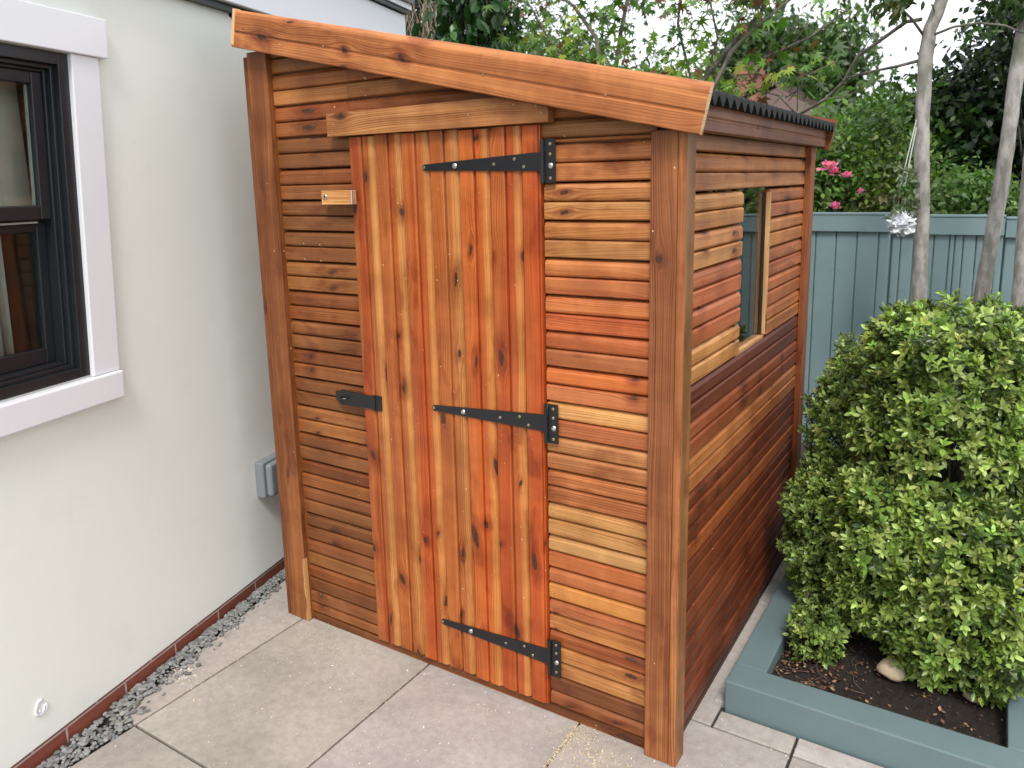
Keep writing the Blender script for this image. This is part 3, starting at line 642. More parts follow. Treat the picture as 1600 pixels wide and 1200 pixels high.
mb.build('lintel', [M_TRIM, M_BRASS], shed, bevel=.0015)
# door
DX = [.4475, .5525, .6565, .7635, .8665, .973, .0, .0]
edges = [.4475+.1063*i for i in range(7)]+[1.1475]
DC = [((198,140,84),(164,78,38)), ((194,134,80),(176,98,50)), ((198,134,78),(178,86,40)), ((188,128,76),(174,98,50)), ((200,132,72),(188,92,42)), ((194,128,74),(172,80,38)), ((184,104,54),(178,82,38))]
mb = MB(); DZ0, DZ1 = .036, 1.772
for i in range(7):
    x0, x1 = edges[i]+.0017, edges[i+1]-.0017; w_ = x1-x0; m_ = .0535 if w_ > .08 else w_*.9
    ca, cb = DC[i]; sd_ = [3.1, 17.7, 8.45, 29.3, 41.2, 12.9, 36.6][i]
    g1 = m_
    if w_ > .08:
        prof = [(0, -.014), (0.0002, .006), (.003, .0105), (.007, .012), (g1-.008, .0125), (g1-.003, .0095), (g1-.0008, .0005), (g1+.0012, .0005), (g1+.005, .010), (g1+.010, .012), (w_-.013, .012), (w_-.005, .0085), (w_, .0025), (w_, -.014)]
    else:
        prof = [(0, -.014), (.0002, .006), (.003, .0105), (.007, .012), (.045, .0125), (.050, .0095), (.053, .0045), (.054, .0045), (.058, .009), (w_-.003, .0105), (w_, .008), (w_, -.014)]
    dz = rnd.uniform(-.003, .002)
    mb.prism(Vector((x0, .0205, DZ0+dz)), Z3, X3, -Y3, DZ1-DZ0-.001, prof, tuple(q*1.0 for q in lin(ca)), lin(cb), sd_)
for (x, z) in [(.47+.0532*k+rnd.uniform(-.006, .006), zz+rnd.uniform(-.008, .008)) for k in range(13) for zz in (1.61, 1.585, .885, .86, .24, .215) if rnd.random() < .8]:
    mb.disc((x, .0083, z), (0, -1, 0), .0016, .0007, 6, (.7, .6, .45), 1)
mb.add([(.448, .034, .04), (1.147, .034, .04), (1.147, .034, 1.77), (.448, .034, 1.77)], [(0, 1, 2, 3)], None, (.02, .012, .008))  # near-black sheet behind the boards, paints the shade in their gaps
door = mb.build('door', [M_DOOR, M_BRASS], shed)
def hinge(zc, zt, name='hinge'):
    q = MB(); y = .004
    xa, xb, xt = .750, 1.153, .742; ha, hb = .0088, .0245
    pts = []
    for k in range(7): a = R(90+180*k/6); pts.append((xa+.004+math.cos(a)*ha, zt+math.sin(a)*ha))
    out = pts+[(xb-.02, zc-hb), (xb, zc-hb), (xb, zc+hb), (xb-.02, zc+hb)]
    n = len(out); vs = [(x, y, z) for x, z in out]+[(x, y+.004, z) for x, z in out]
    q.add(vs, [tuple(range(n)), tuple(range(2*n-1, n-1, -1))]+[(i, n+i, n+(i+1) % n, (i+1) % n) for i in range(n)])
    q.box((1.1605, .0085, zc-.058), (1.193, .0125, zc+.058))
    q.tube([(1.1565, .003, zc-.058), (1.1565, .003, zc+.058)], .0058, 10)
    for k in (-.026, .0255): q.tube([(1.1565, .003, zc+k-.001), (1.1565, .003, zc+k+.001)], .0062, 10)
    f = lambda x: zt+(zc-zt)*(x-xa)/(xb-xa)
    for (x, dz) in ((.752, 0), (1.0, -.001), (1.068, .010), (1.098, -.012)): q.disc((x, y, f(x)+dz), (0, -1, 0), .0042, .0016, 12, mi=2); q.disc((x, y-.0014, f(x)+dz), (0, -1, 0), .0014, .0006, 6, mi=0)
    q.disc((.866, y, f(.866)), (0, -1, 0), .0078, .005, 16, mi=1, dome=True)
    for dz in (.045, .018, -.045): q.disc((1.178, .0085, zc+dz), (0, -1, 0), .0042, .0016, 12, mi=2); q.disc((1.178, .0071, zc+dz), (0, -1, 0), .0014, .0006, 6, mi=0)
    q.disc((1.180, .0085, zc-.012), (0, -1, 0), .0078, .005, 16, mi=1, dome=True)
    return q.build(name, [M_BLACK, M_STEEL, M_BRASS], door, bevel=.0006)
for zc, zt in ((1.674, 1.669), (.941, .931), (.202, .196)): hinge(zc, zt)
# hasp
q = MB(); y = -.001
out = [(.345, .895), (.358, .888), (.500, .892), (.500, .935), (.358, .940), (.345, .933), (.338, .925), (.338, .903)]
n = 8; vs = [(x, y, z) for x, z in out]+[(x, y+.005, z) for x, z in out]
q.add(vs, [tuple(range(n)), tuple(range(2*n-1, n-1, -1))]+[(i, n+i, n+(i+1) % n, (i+1) % n) for i in range(n)])
q.box((.327, .003, .900), (.372, .012, .931)); q.box((.506, .003, .888), (.533, .0075, .938))
q.tube([(.5035, .0015, .888), (.5035, .0015, .938)], .005, 10)
for z in (.889, .913, .937): q.tube([(.5035, .0015, z-.002), (.5035, .0015, z+.002)], .0058, 10)
for z in (.897, .913, .929): q.disc((.522, .003, z), (0, -1, 0), .0035, .0015, 10)
q.tube([(.372+.014*math.cos(R(a)), y-.0005-.014*math.sin(R(a)), .914) for a in range(0, 181, 20)], .0032, 8, mi=1)
q.build('hasp', [M_BLACK, plain('dark_staple_steel', (.10, .10, .11), .35, 1.)], door, bevel=.0008)
# turn button
q = MB(); q.box((.345, -.020, 1.563), (.472, .0, 1.607), lin((214, 160, 102)), lin((200, 140, 84)), seed=2.2, grain=0)
q.box((.4725, -.0202, 1.5632), (.4785, .0002, 1.6068), lin((216, 188, 172)), lin((205, 170, 150)), seed=2.3, grain=2)
q.box((.345, .0005, 1.572), (.365, .021, 1.598), lin((200, 150, 96)), None, seed=2.4)
q.disc((.362, -.0202, 1.587), (0, -1, 0), .0085, .003, 16, mi=1); q.disc((.362, -.023, 1.587), (0, -1, 0), .0035, .001, 8, mi=2)
q.build('turn_button', [M_TRIM, M_STEEL, M_BLACK], shed, bevel=.0012)
# shed window
q = MB(); fb, fc = lin((205, 165, 118)), lin((185, 140, 95))
q.box((W-.06, WY1-.001, SZ0+.012), (W-.0215, WY1-.0185, SZ1-.01), fb, fc, grain=2); q.box((W-.06, WY0-.02, SZ0-.002), (W-.026, WY1-.02, SZ0+.010), lin((190, 145, 105)), fc, grain=1)
q.box((W-.095, WY0-.06, SZ0-.06), (W-.061, WY0-.001, SZ1+.05), fb, fc, grain=2)
swin = q.build('window', M_TRIM, shed, bevel=.001)
q = MB(); q.box((W-.056, WY1-.0265, SZ0+.012), (W-.034, WY1-.0195, SZ1-.01), lin((62, 42, 32)), lin((45, 32, 24)), grain=2); q.build('bead', M_TRIM, swin)
q = MB(); q.box((W-.044, WY0-.03, SZ0+.011), (W-.040, WY1-.0275, SZ1+.01)); q.build('pane', M_GLASS, swin)
# inside framing seen through the pane
q = MB()
for y in (.35, .93, 1.35): q.box((W-.098, y, .03), (W-.060, y+.035, 1.70), lin((150, 100, 62)), lin((130, 84, 52)), grain=2)
q.build('stud', M_TRIM, shed)
#@@PLANTER
# ================================================================ planter
pl = thing('planter', (1.605, .308, 0), 'low teal painted timber raised bed beside the shed', 'planter')
def beam(a, b):
    q = MB(); q.box(a, b); return q.build('sleeper', M_TEAL, pl, bevel=.004, seg=2)
beam((1.605, .307, -.02), (3.0, .412, .1)); beam((1.605, .4135, -.02), (1.702, .935, .0985)); beam((1.605, .937, -.02), (1.700, 2.92, .097)); beam((2.338, .4135, -.02), (2.44, 2.92, .0985))
mb = MB(); n = 46; vs = []; x0, x1, y0, y1 = 1.70, 2.34, .41, 2.94
for j in range(n*2+1):
    for i in range(n+1):
        x = x0+(x1-x0)*i/n; y = y0+(y1-y0)*j/(2*n); vs.append((x, y, .045+.012*math.sin(x*23+math.sin(y*9))*math.sin(y*17)+rnd.uniform(-.004, .006)))
mb.add(vs, [(j*(n+1)+i, j*(n+1)+i+1, (j+1)*(n+1)+i+1, (j+1)*(n+1)+i) for j in range(2*n) for i in range(n)])
tag(mb.build('soil', M_SOIL), kind='structure')
mb = MB()
for _ in range(420):
    x = 1.71+abs(rnd.gauss(0, .12)) if rnd.random() < .6 else rnd.uniform(1.71, 2.33); y = .43+abs(rnd.gauss(0, .22))
    if x > 2.33: continue
    s = rnd.uniform(.003, .009); a = rnd.random()*6.3; u_ = Vector((math.cos(a), math.sin(a), rnd.uniform(-.3, .5)))*s; v_ = Vector((-math.sin(a), math.cos(a), rnd.uniform(-.2, .4)))*s*.6
    p = Vector((x, y, .058)); mb.add([p-u_, p-v_, p+u_, p+v_], [(0, 1, 2, 3)], None, vary(rnd.choice(((.16, .07, .035), (.10, .05, .03), (.28, .17, .09), (.05, .03, .02))), .3))
for _ in range(26):
    x = rnd.uniform(1.72, 1.95); y = rnd.uniform(.44, .8); a = rnd.random()*6.3; l = rnd.uniform(.02, .05); mb.tube([(x, y, .057), (x+math.cos(a)*l, y+math.sin(a)*l, .062), (x+math.cos(a+.3)*l*1.7, y+math.sin(a+.3)*l*1.7, .058)], .0009, 4, vary((.16, .10, .06), .3))
tag(mb.build('leaf_litter', M_CHIP), 'brown dead leaves and twigs on the dark soil of the teal planter', 'leaf litter', kind='stuff')
def cobble(name, c, r, col, lab):
    q = MB(); nu, nv = 18, 12; vs = []
    ph = [rnd.random()*6 for _ in range(4)]
    for j in range(nv+1):
        t = math.pi*j/nv
        for i in range(nu):
            a = 2*math.pi*i/nu; k = 1+.07*math.sin(2*a+ph[0])+.06*math.sin(3*a+t*2+ph[1])+.05*math.cos(4*t+ph[2])
            vs.append(Vector(c)+Vector((math.cos(a)*math.sin(t)*r*1.15*k, math.sin(a)*math.sin(t)*r*k, math.cos(t)*r*.72*k)))
    q.add(vs, [(j*nu+i, j*nu+(i+1) % nu, (j+1)*nu+(i+1) % nu, (j+1)*nu+i) for j in range(nv) for i in range(nu)], None, col)
    o = q.build(name, M_STONE, smooth=True); tag(o, lab, 'stone'); return o
g1 = CAM+ray(1393, 1045)*((.075-CAM.z)/ray(1393, 1045).z)
cobble('stone', (g1.x, g1.y, .072), .037, (.50, .40, .27), 'rounded buff stone lying on the soil under the front of the hedge')
g2 = CAM+ray(1518, 1085)*((.065-CAM.z)/ray(1518, 1085).z)
cobble('stone', (g2.x, g2.y, .06), .02, (.35, .26, .19), 'small brown stone on the soil at the right end of the bed')
#@@FENCE
# ================================================================ fence
fe = thing('garden_fence', (1.7, 3.0, 0), 'teal painted vertical board fence with flat top rail behind the shed', 'fence')
def fpanel(x0, x1, y, zt, edges, rail=.095):
    q = MB()
    for a, b_ in zip(edges[:-1], edges[1:]):
        a += .0012; b_ -= .0012; w_ = b_-a; dd = rnd.uniform(-.002, .002)
        q.prism(Vector((a, y+dd, -.05)), Z3, X3, -Y3, zt+.05-.012, [(0, -.016), (0, .000), (.004, .006), (.008, .007), (w_-.008, .007), (w_-.004, .006), (w_, 0), (w_, -.016)], (.5, .5, .5))
    q.build('panel', M_TEALF, fe)
    q = MB(); q.box((x0, y-.030, zt-rail), (x1, y-.0085, zt+.0)); q.box((x0-.002, y-.034, zt+.0005), (x1+.002, y+.02, zt+.014)); q.build('rail', M_TEALF, fe, bevel=.003)
def reg(x0, x1, p):
    e = [x0]
    while e[-1]+p < x1-.02: e.append(e[-1]+p)
    return e+[x1]
fpanel(-1.2, 1.685, 3.0, 1.395, reg(-1.2, 1.685, .113)); fpanel(1.69, 2.225, 3.03, 1.383, [1.69, 1.735, 1.80, 1.862, 1.90, 1.975, 2.0, 2.04, 2.10, 2.135, 2.19, 2.225]); fpanel(2.23, 4.4, 3.045, 1.372, reg(2.23, 4.4, .115))
q = MB(); q.box((1.672, 3.04, 0), (1.70, 3.10, 1.36)); q.box((2.21, 3.06, 0), (2.24, 3.12, 1.36)); q.build('post', M_TEALF, fe)
#@@PLANTS
# ================================================================ foliage tools
def leaves(name, P, A, Nn, Lh, Wd, ca, cb, mat, parent=None, fold=.35, curl=.25, simple=False):
    """P base, A axis, Nn normal (n x 3 arrays), length, width -> one mesh"""
    n = len(P); A = A/np.linalg.norm(A, axis=1)[:, None]; B = np.cross(A, Nn); B /= (np.linalg.norm(B, axis=1)[:, None]+1e-9); Nn = np.cross(B, A)
    Lh = Lh[:, None]; Wd = Wd[:, None]
    if simple:
        t = [(0, 0, 0), (.5, -.5, 0), (1, 0, 0), (.5, .5, 0)]; fcs = [(0, 1, 2, 3)]
    else:
        t = [(0, 0, 0), (.33, -.42, 1), (.72, -.38, 1), (1, 0, 0), (.72, .38, 1), (.33, .42, 1), (.5, 0, 0)]
        fcs = [(0, 1, 6), (1, 2, 6), (2, 3, 6), (3, 4, 6), (4, 5, 6), (5, 0, 6)]
    k = len(t); V = np.zeros((n, k, 3)); UV = []
    for i, (a, b, f) in enumerate(t):
        V[:, i] = P+A*Lh*a+B*Wd*b+Nn*Wd*fold*abs(b)*f-Nn*Lh*curl*a*a
        UV.append((a, b*2.0))
    F_ = (np.array([[q for q in f] for f in fcs]).reshape(-1)[None, :]+(np.arange(n)*k)[:, None]).reshape(-1)
    fl = len(fcs[0]); nf = n*len(fcs)
    me = bpy.data.meshes.new(name); off = Vector((0, 0, 0))
    if parent is not None: off = ROOT.get(parent.name, off)
    V = V.reshape(-1, 3)-np.array(off)
    me.vertices.add(len(V)); me.vertices.foreach_set('co', V.reshape(-1).astype(np.float32))
    me.loops.add(nf*fl); me.loops.foreach_set('vertex_index', F_.astype(np.int32))
    me.polygons.add(nf); me.polygons.foreach_set('loop_start', np.arange(nf, dtype=np.int32)*fl)
    ul = me.uv_layers.new(name='UVMap'); uvf = np.array([UV[q] for f in fcs for q in f]); ul.data.foreach_set('uv', np.tile(uvf, (n, 1)).reshape(-1).astype(np.float32))
    for nm, src in (('ca', ca), ('cb', cb)):
        at_ = me.color_attributes.new(nm, 'FLOAT_COLOR', 'CORNER'); c4 = np.concatenate([src, np.ones((n, 1))], 1); at_.data.foreach_set('color', np.repeat(c4, fl*len(fcs), 0).reshape(-1).astype(np.float32))
    me.materials.append(mat); me.update(calc_edges=True); me.validate()
    o = bpy.data.objects.new(name, me); link(o, parent); return o
def pal(rg, n, cols, wts, jit=.15):
    c = np.array(cols)[rg.choice(len(cols), n, p=np.array(wts)/sum(wts))]; return np.clip(c*np.array([.68, .74, .70])*(1+rg.normal(0, jit, (n, 1)))*(1+rg.normal(0, jit/3, (n, 3))), .002, 1)

# ---- two clipped shrubs in the bed
def shrub(name, blobs, nros, seed, leaf, label, cols, wts, edgecol, side=None):
    rg = np.random.default_rng(seed); root = thing(name, (blobs[0][0], blobs[0][1], .05), label, 'shrub', None)
    C = []; Dn = []
    for (cx, cy, cz, rx, ry, rz, wt) in blobs:
        n = int(nros*wt); d = rg.normal(0, 1, (n*2, 3)); d /= np.linalg.norm(d, axis=1)[:, None]
        d = np.sign(d)*np.abs(d)**.72; rr = 1-np.abs(rg.normal(0, .13, len(d))); lump = 1+.06*np.sin(d[:, 0]*7+seed)*np.sin(d[:, 1]*6+1)+.05*np.sin(d[:, 2]*11+seed*2)+.018*rg.normal(0, 1, len(d))
        p = np.array([cx, cy, cz])+d*np.array([rx, ry, rz])*(rr*lump)[:, None]
        ok = np.ones(len(p), bool)
        for (bx, by, bz, qx, qy, qz, _) in blobs:
            if (bx, by, bz) != (cx, cy, cz): ok &= (np.abs((p-np.array([bx, by, bz]))/np.array([qx, qy, qz]))**2.6).sum(1) > .62
        ok &= p[:, 2] > .07
        # keep what can be seen from the garden side: thin out the far half
        nn = d/np.array([rx, ry, rz]); nn /= np.linalg.norm(nn, axis=1)[:, None]
        ok &= (nn[:, 1] < .35) | (rg.random(len(p)) < .45)
        p = p[ok][:n]; nn = nn[ok][:n]; C.append(p); Dn.append(nn)
    C = np.concatenate(C); Dn = np.concatenate(Dn); m = len(C)
    ax = Dn*.9+rg.normal(0, .38, (m, 3))+np.array([0, 0, .35]); ax /= np.linalg.norm(ax, axis=1)[:, None]
    k = 8; P = np.repeat(C, k, 0); AX = np.repeat(ax, k, 0); ref = np.cross(AX, rg.normal(0, 1, (m*k, 3))*.001+np.array([.3, .9, .1])); ref /= np.linalg.norm(ref, axis=1)[:, None]; r2 = np.cross(AX, ref)
    ph = np.tile(np.arange(k)*2.4, m)+np.repeat(rg.random(m)*6.3, k)+rg.normal(0, .25, m*k); tier = np.tile(np.linspace(0, 1, k), m)
    rad = ref*np.cos(ph)[:, None]+r2*np.sin(ph)[:, None]; el = (.25+.95*tier)[:, None]
    A = rad*np.cos(el)+AX*np.sin(el); Nn = AX*np.cos(el)-rad*np.sin(el)+rg.normal(0, .12, A.shape)
    P = P-AX*(leaf*.8*(1-tier))[:, None]; Lh = leaf*rg.uniform(.72, 1.15, m*k)*(1-.25*tier); Wd = Lh*rg.uniform(.44, .58, m*k)
    # inner leaves of each rosette darkened as painted shade, new growth is pale
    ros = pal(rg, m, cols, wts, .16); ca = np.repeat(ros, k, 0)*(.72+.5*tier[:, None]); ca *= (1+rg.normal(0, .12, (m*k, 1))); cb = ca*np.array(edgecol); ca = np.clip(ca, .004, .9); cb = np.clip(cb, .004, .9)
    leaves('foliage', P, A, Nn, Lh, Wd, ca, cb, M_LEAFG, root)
    mb = MB(); cx, cy = blobs[0][0], blobs[0][1]
    sel = rg.choice(m, min(m, 420), replace=False)
    for i in sel:
        e = Vector(C[i]); s = Vector((cx+rg.normal(0, .04), cy+rg.normal(0, .04), .05+min(.5, rg.random()*e.z*.6))); md = s.lerp(e, .55)+Vector((0, 0, .04)); mb.tube([s, md, e], [.004, .0028, .0012], 4, (.10, .075, .04), cap=False)
    mb.build('twigs', M_BARK2, root); return root
shrub('shrub', [(2.13, 1.02, .72, .30, .36, .515, .95), (2.20, .84, .36, .25, .30, .34, .6), (1.99, .86, .42, .19, .27, .30, .35)], 3500, 3, .034,
      'larger clipped evergreen shrub with broad pale green leaves at the right of the bed', [(.29, .39, .075), (.40, .50, .12), (.16, .24, .045), (.50, .58, .18), (.05, .085, .02)], [4, 3, 3, 1.4, 2], (1.15, 1.1, 1.3))
shrub('shrub', [(1.875, 1.30, .54, .25, .32, .46, .75), (1.81, 1.06, .36, .19, .28, .27, .5), (1.80, .72, .13, .085, .15, .10, .07)], 3200, 5, .028,
      'smaller cream edged evergreen shrub with small leaves nearest the shed wall', [(.21, .29, .055), (.30, .39, .09), (.12, .18, .035), (.15, .21, .05)], [4, 3, 3, 2], (1.7, 1.55, 2.2))
#@@TREES
# ---- trunks standing against the fence
def trunk(px, Y, rad, label, extra=(), name='tree', grp=None):
    pts = [at(x, y, Y) for x, y in px]; base = Vector((pts[0].x, pts[0].y, .04)); root = thing(name, base, label, 'tree', grp)
    q = MB(); P = [base]+pts; n = len(P); r = [rad[0]]+list(rad)
    # smooth the path
    PP, RR = [], []
    for i in range(n-1):
        for k in range(4): t = k/4; PP.append(P[i].lerp(P[i+1], t)+Vector((rnd.uniform(-1, 1), rnd.uniform(-1, 1), 0))*.002); RR.append(r[i]+(r[i+1]-r[i])*t+rnd.uniform(-.0015, .0015))
    PP.append(P[-1]); RR.append(r[-1]); q.tube(PP, RR, 14); q.build('trunk', M_BARK, root, smooth=True)
    return root
def limb(root, pts, r0, r1, name='branch', mat=None):
    q = MB(); n = len(pts); q.tube(pts, [r0+(r1-r0)*i/(n-1) for i in range(n)], 7); return q.build(name, mat or M_BARK2, root, smooth=True)
t1 = trunk([(1436, 470), (1441, 330), (1440, 250), (1442, 180), (1446, 90), (1452, 50), (1466, 15), (1480, -30), (1488, -90)], 2.55, [.036, .034, .034, .033, .033, .032, .031, .028, .022, .018], 'pale grey tree trunk bending right near its top in front of the teal fence')
t2 = trunk([(1532, 470), (1548, 380), (1566, 280), (1580, 180), (1590, 100), (1604, 20), (1612, -60)], 2.60, [.036, .034, .033, .032, .031, .028, .024, .02], 'straight pale grey trunk leaning right beside the dark hedge')
t3 = trunk([(1592, 480), (1600, 380), (1608, 280), (1620, 150)], 2.35, [.034, .032, .031, .03, .027], 'grey trunk cut off by the right edge of the picture')
limb(t1, [at(1446, 92, 2.55), at(1400, 104, 2.6), at(1360, 112, 2.62), at(1322, 122, 2.6)], .009, .005)
limb(t1, [at(1440, 30, 2.55), at(1416, 34, 2.58), at(1380, 60, 2.6), at(1340, 88, 2.62), at(1318, 128, 2.65), at(1290, 155, 2.7), at(1250, 178, 2.75)], .010, .008)
limb(t1, [at(1460, 54, 2.5), at(1490, 42, 2.5), at(1530, 36, 2.5), at(1570, 40, 2.5), at(1600, 52, 2.5)], .007, .004)
limb(t1, [at(1448, 62, 2.55), at(1425, 30, 2.5), at(1400, 5, 2.45), at(1380, -20, 2.4)], .007, .004)
for pts in ([(1328, 100), (1330, 70), (1322, 55)], [(1340, 88), (1360, 60), (1378, 28), (1350, 12)], [(1318, 128), (1300, 95), (1270, 80)], [(1290, 155), (1322, 150), (1345, 140)]):
    limb(t1, [at(x, y, 2.62) for x, y in pts], .003, .001, 'twig')
# generic leaf cloud
def cloud(root, rg, C, spread, n, leaf, cols, wts, mat, simple=False, wr=.5, jit=.2, down=.2, name='foliage', edge=(1, 1, 1)):
    C = np.array(C, float); idx = rg.choice(len(C), n); sp = np.array(spread, float); P = C[idx]+rg.normal(0, 1, (n, 3))*sp
    A = rg.normal(0, 1, (n, 3))+np.array([0, -.2, -down]); Nn = rg.normal(0, .7, (n, 3))+np.array([0, -.3, .9])
    Lh = leaf*rg.uniform(.6, 1.25, n); tone = pal(rg, len(C), cols, wts, jit); ca = tone[idx]*(1+rg.normal(0, .14, (n, 1))); ca = np.clip(ca, .003, 1)
    return leaves(name, P, A, Nn, Lh, Lh*wr, ca, np.clip(ca*np.array(edge), .003, 1), mat, root, simple=simple)
def crown_pts(rg, c, r, n, shell=.55):
    d = rg.normal(0, 1, (n, 3)); d /= np.linalg.norm(d, axis=1)[:, None]; return np.array(c)+d*np.array(r)*(shell+(1-shell)*rg.random((n, 1)))
def bush(name, c, r, ncl, nl, leaf, cols, wts, label, cat, seed, mat=None, spread=.09, simple=True, trunk_r=.02, wr=.5, edge=(1, 1, 1), grp=None):
    rg = np.random.default_rng(seed); root = thing(name, (c[0], c[1], -.05), label, cat, grp); C = crown_pts(rg, c, r, ncl)
    C = C[C[:, 2] > .1]; cloud(root, rg, C, [spread]*3, nl, leaf, cols, wts, mat or M_LEAF, simple, wr, edge=edge)
    q = MB(); q.tube([(c[0], c[1], -.05), (c[0]+.02, c[1], c[2]*.5), (c[0], c[1], c[2])], [trunk_r, trunk_r*.8, trunk_r*.4], 8)
    for p in C[::max(1, len(C)//40)]:
        s = Vector((c[0], c[1], max(.1, min(c[2], p[2]-.1)*rg.uniform(.5, .95)))); q.tube([s, s.lerp(Vector(p), .5)+Vector((0, 0, .03)), Vector(p)], [trunk_r*.4, trunk_r*.28, trunk_r*.12], 5, cap=False)
    q.build('trunk', M_BARK2, root, smooth=True); return root
def W3(px, py, Y): p = at(px, py, Y); return (p.x, p.y, p.z)
GR = [(.11, .20, .035), (.18, .29, .05), (.06, .12, .025), (.25, .36, .08)]
DK = [(.018, .038, .014), (.03, .06, .02), (.05, .085, .025), (.010, .02, .009)]
# shrubs right behind the fence
bush('flowering_shrub', W3(1330, 285, 3.75), (.50, .3, .42), 90, 9000, .05, GR, [3, 3, 2, 2], 'bright green bush with pink roses showing above the fence beside the shed', 'bush', 31, spread=.075, edge=(1.2, 1.15, 1.3))
bush('garden_shrub', W3(1500, 330, 3.6), (.33, .22, .22), 50, 4200, .045, [(.16, .27, .07), (.10, .19, .04), (.24, .36, .12)], [3, 2, 2], 'pale green shrub just above the fence between the two trunks', 'bush', 32, spread=.06)
bush('green_tree', W3(1385, 262, 4.9), (.60, .5, .52), 110, 12000, .075, [(.06, .12, .02), (.10, .19, .03), (.03, .07, .015), (.14, .23, .04)], [3, 3, 2, 1], 'mid green leafy tree behind the fence left of the pale trunk', 'tree', 33, spread=.12)
bush('yellow_shrub', W3(1405, 320, 3.55), (.16, .15, .16), 26, 1300, .04, [(.16, .22, .03), (.12, .18, .03), (.25, .22, .08)], [3, 2, 1], 'small yellow green shrub tucked above the fence beside the first trunk', 'bush', 37, spread=.05)
bush('evergreen_tree', W3(1555, 235, 5.2), (.72, .6, .74), 190, 24000, .075, DK, [3, 3, 1.2, 2], 'tall dark evergreen behind the fence at the right', 'tree', 34, spread=.14, wr=.6)
bush('evergreen_tree', W3(1640, 60, 4.6), (.42, .4, .50), 60, 5000, .06, DK, [3, 3, 1.6, 1], 'dark leafy crown entering the picture at its top right corner', 'tree', 35, spread=.12, wr=.6)
# pink roses
def rose(p, r, label):
    root = thing('rose', p, label, 'flower', 'pink roses on the bush behind the fence'); q = MB()
    for k in range(26):
        a = k*2.4; el = .2+1.2*(k/26); d = Vector((math.cos(a)*math.cos(el), math.sin(a)*math.cos(el), math.sin(el))); t_ = d.cross(Z3).normalized()*r*.5
        c = Vector(p)+d*r*.4+Vector((rnd.gauss(0, 1), rnd.gauss(0, 1), rnd.gauss(0, .6)))*r*.45; t_ = t_*rnd.uniform(.5, 1.1); q.add([c-t_*.5, c+d*r*.35-t_, c+d*r*.6, c+d*r*.35+t_, c+t_*.5], [(0, 1, 2, 3, 4)], None, tuple(v*f_ for v, f_ in zip(vary((.85, .16, .42), .12), (1, rnd.uniform(.6, 2.), rnd.uniform(.7, 1.5)))))
    q.build('petals', M_PETAL, root)
for (x, y, r, lb) in ((1294, 264, .032, 'large pink rose nearest the rear corner of the shed roof'), (1305, 272, .024, 'pink rose touching the large one beside the shed roof'), (1322, 276, .020, 'small pink rose right of the large pair above the fence'), (1306, 325, .026, 'pink rose sitting right on the top rail of the fence'), (1345, 300, .013, 'tiny pink rosebud farthest right on the bush')):
    rose(at(x, y, 3.16), r*1.35, lb)
# far tree, far house
bush('broadleaf_tree', W3(1225, 118, 27.0), (2.5, 1.6, 1.9), 150, 15000, .30, [(.10, .17, .05), (.14, .22, .07), (.07, .12, .04)], [3, 2, 2], 'rounded grey green tree rising behind the neighbouring roof', 'tree', 41, spread=.5, trunk_r=.2, grp=None)
bush('broadleaf_tree', W3(1040, 205, 11.0), (1.0, 1.0, .85), 120, 12000, .15, GR, [2, 3, 2, 2], 'bright green tree low behind the shed roof left of the chimney', 'tree', 42, spread=.26, trunk_r=.1)
bush('broadleaf_tree', W3(1335, 255, 8.5), (.65, .7, .45), 80, 9000, .10, [(.13, .20, .06), (.17, .24, .06), (.09, .14, .04)], [3, 2, 2], 'light green tree standing right of the brown roof', 'tree', 43, spread=.16, trunk_r=.08)
bush('broadleaf_tree', W3(800, 170, 9.0), (1.9, 1.2, 1.15), 170, 16000, .12, GR+[(.025, .055, .015)], [3, 2, 3, 1, 2], 'dense green tree behind the maple left of its trunk', 'tree', 44, spread=.26, trunk_r=.1)
bush('broadleaf_tree', W3(1395, 225, 17), (1.5, 1.2, .6), 90, 8000, .2, [(.10, .15, .05), (.13, .19, .06)], [1, 1], 'distant hazy tree low between the maple and the pale trunk', 'tree', 45, spread=.35, trunk_r=.12)
nb = thing('neighbour_house', W3(1235, 260, 21), 'distant brick house with brown tiled roof and red chimney', 'house')
q = MB(); Yh = 20.
a0 = at(1085, 215, Yh); a1 = at(1330, 215, Yh); zr = at(1200, 126, Yh).z
for sx in (0,):
    x0, x1, z0 = a0.x, a1.x, a0.z
    vs = [(x0, Yh, z0), (x1, Yh, z0), (x1, Yh+7, z0), (x0, Yh+7, z0), (x0+1.7, Yh+3.5, zr+.35), (x1-3.0, Yh+3.5, zr+.35)]
    q.add(vs, [(0, 1, 5, 4), (1, 2, 5), (2, 3, 4, 5), (3, 0, 4), (3, 2, 1, 0)])
q.build('roof', M_TILE, nb)
q = MB(); q.box((x0+.3, Yh+.3, -.05), (x1-.3, Yh+6.7, z0-.01)); q.build('wall', M_CARD, nb)
q = MB(); c0 = at(1152, 105, Yh+2.5); c1 = at(1182, 105, Yh+2.5); q.box((c0.x, Yh+2.5, z0+.2), (c1.x, Yh+3.2, c0.z)); q.box((c0.x-.06, Yh+2.44, c0.z-.22), (c1.x+.06, Yh+3.26, c0.z-.08))
q.add([(0, 0, 0)]*3, [(0, 1, 2)]) if False else None
ch = q.build('chimney', plain('chimney_brick', (.30, .11, .08), .9, 0, 4, .3, .3, 20, .02), nb)
q = MB(); q.tube([((c0.x+c1.x)/2, Yh+2.85, c0.z), ((c0.x+c1.x)/2, Yh+2.85, c0.z+.3)], [.13, .10], 10); q.build('chimney_pot', M_TILE, ch)

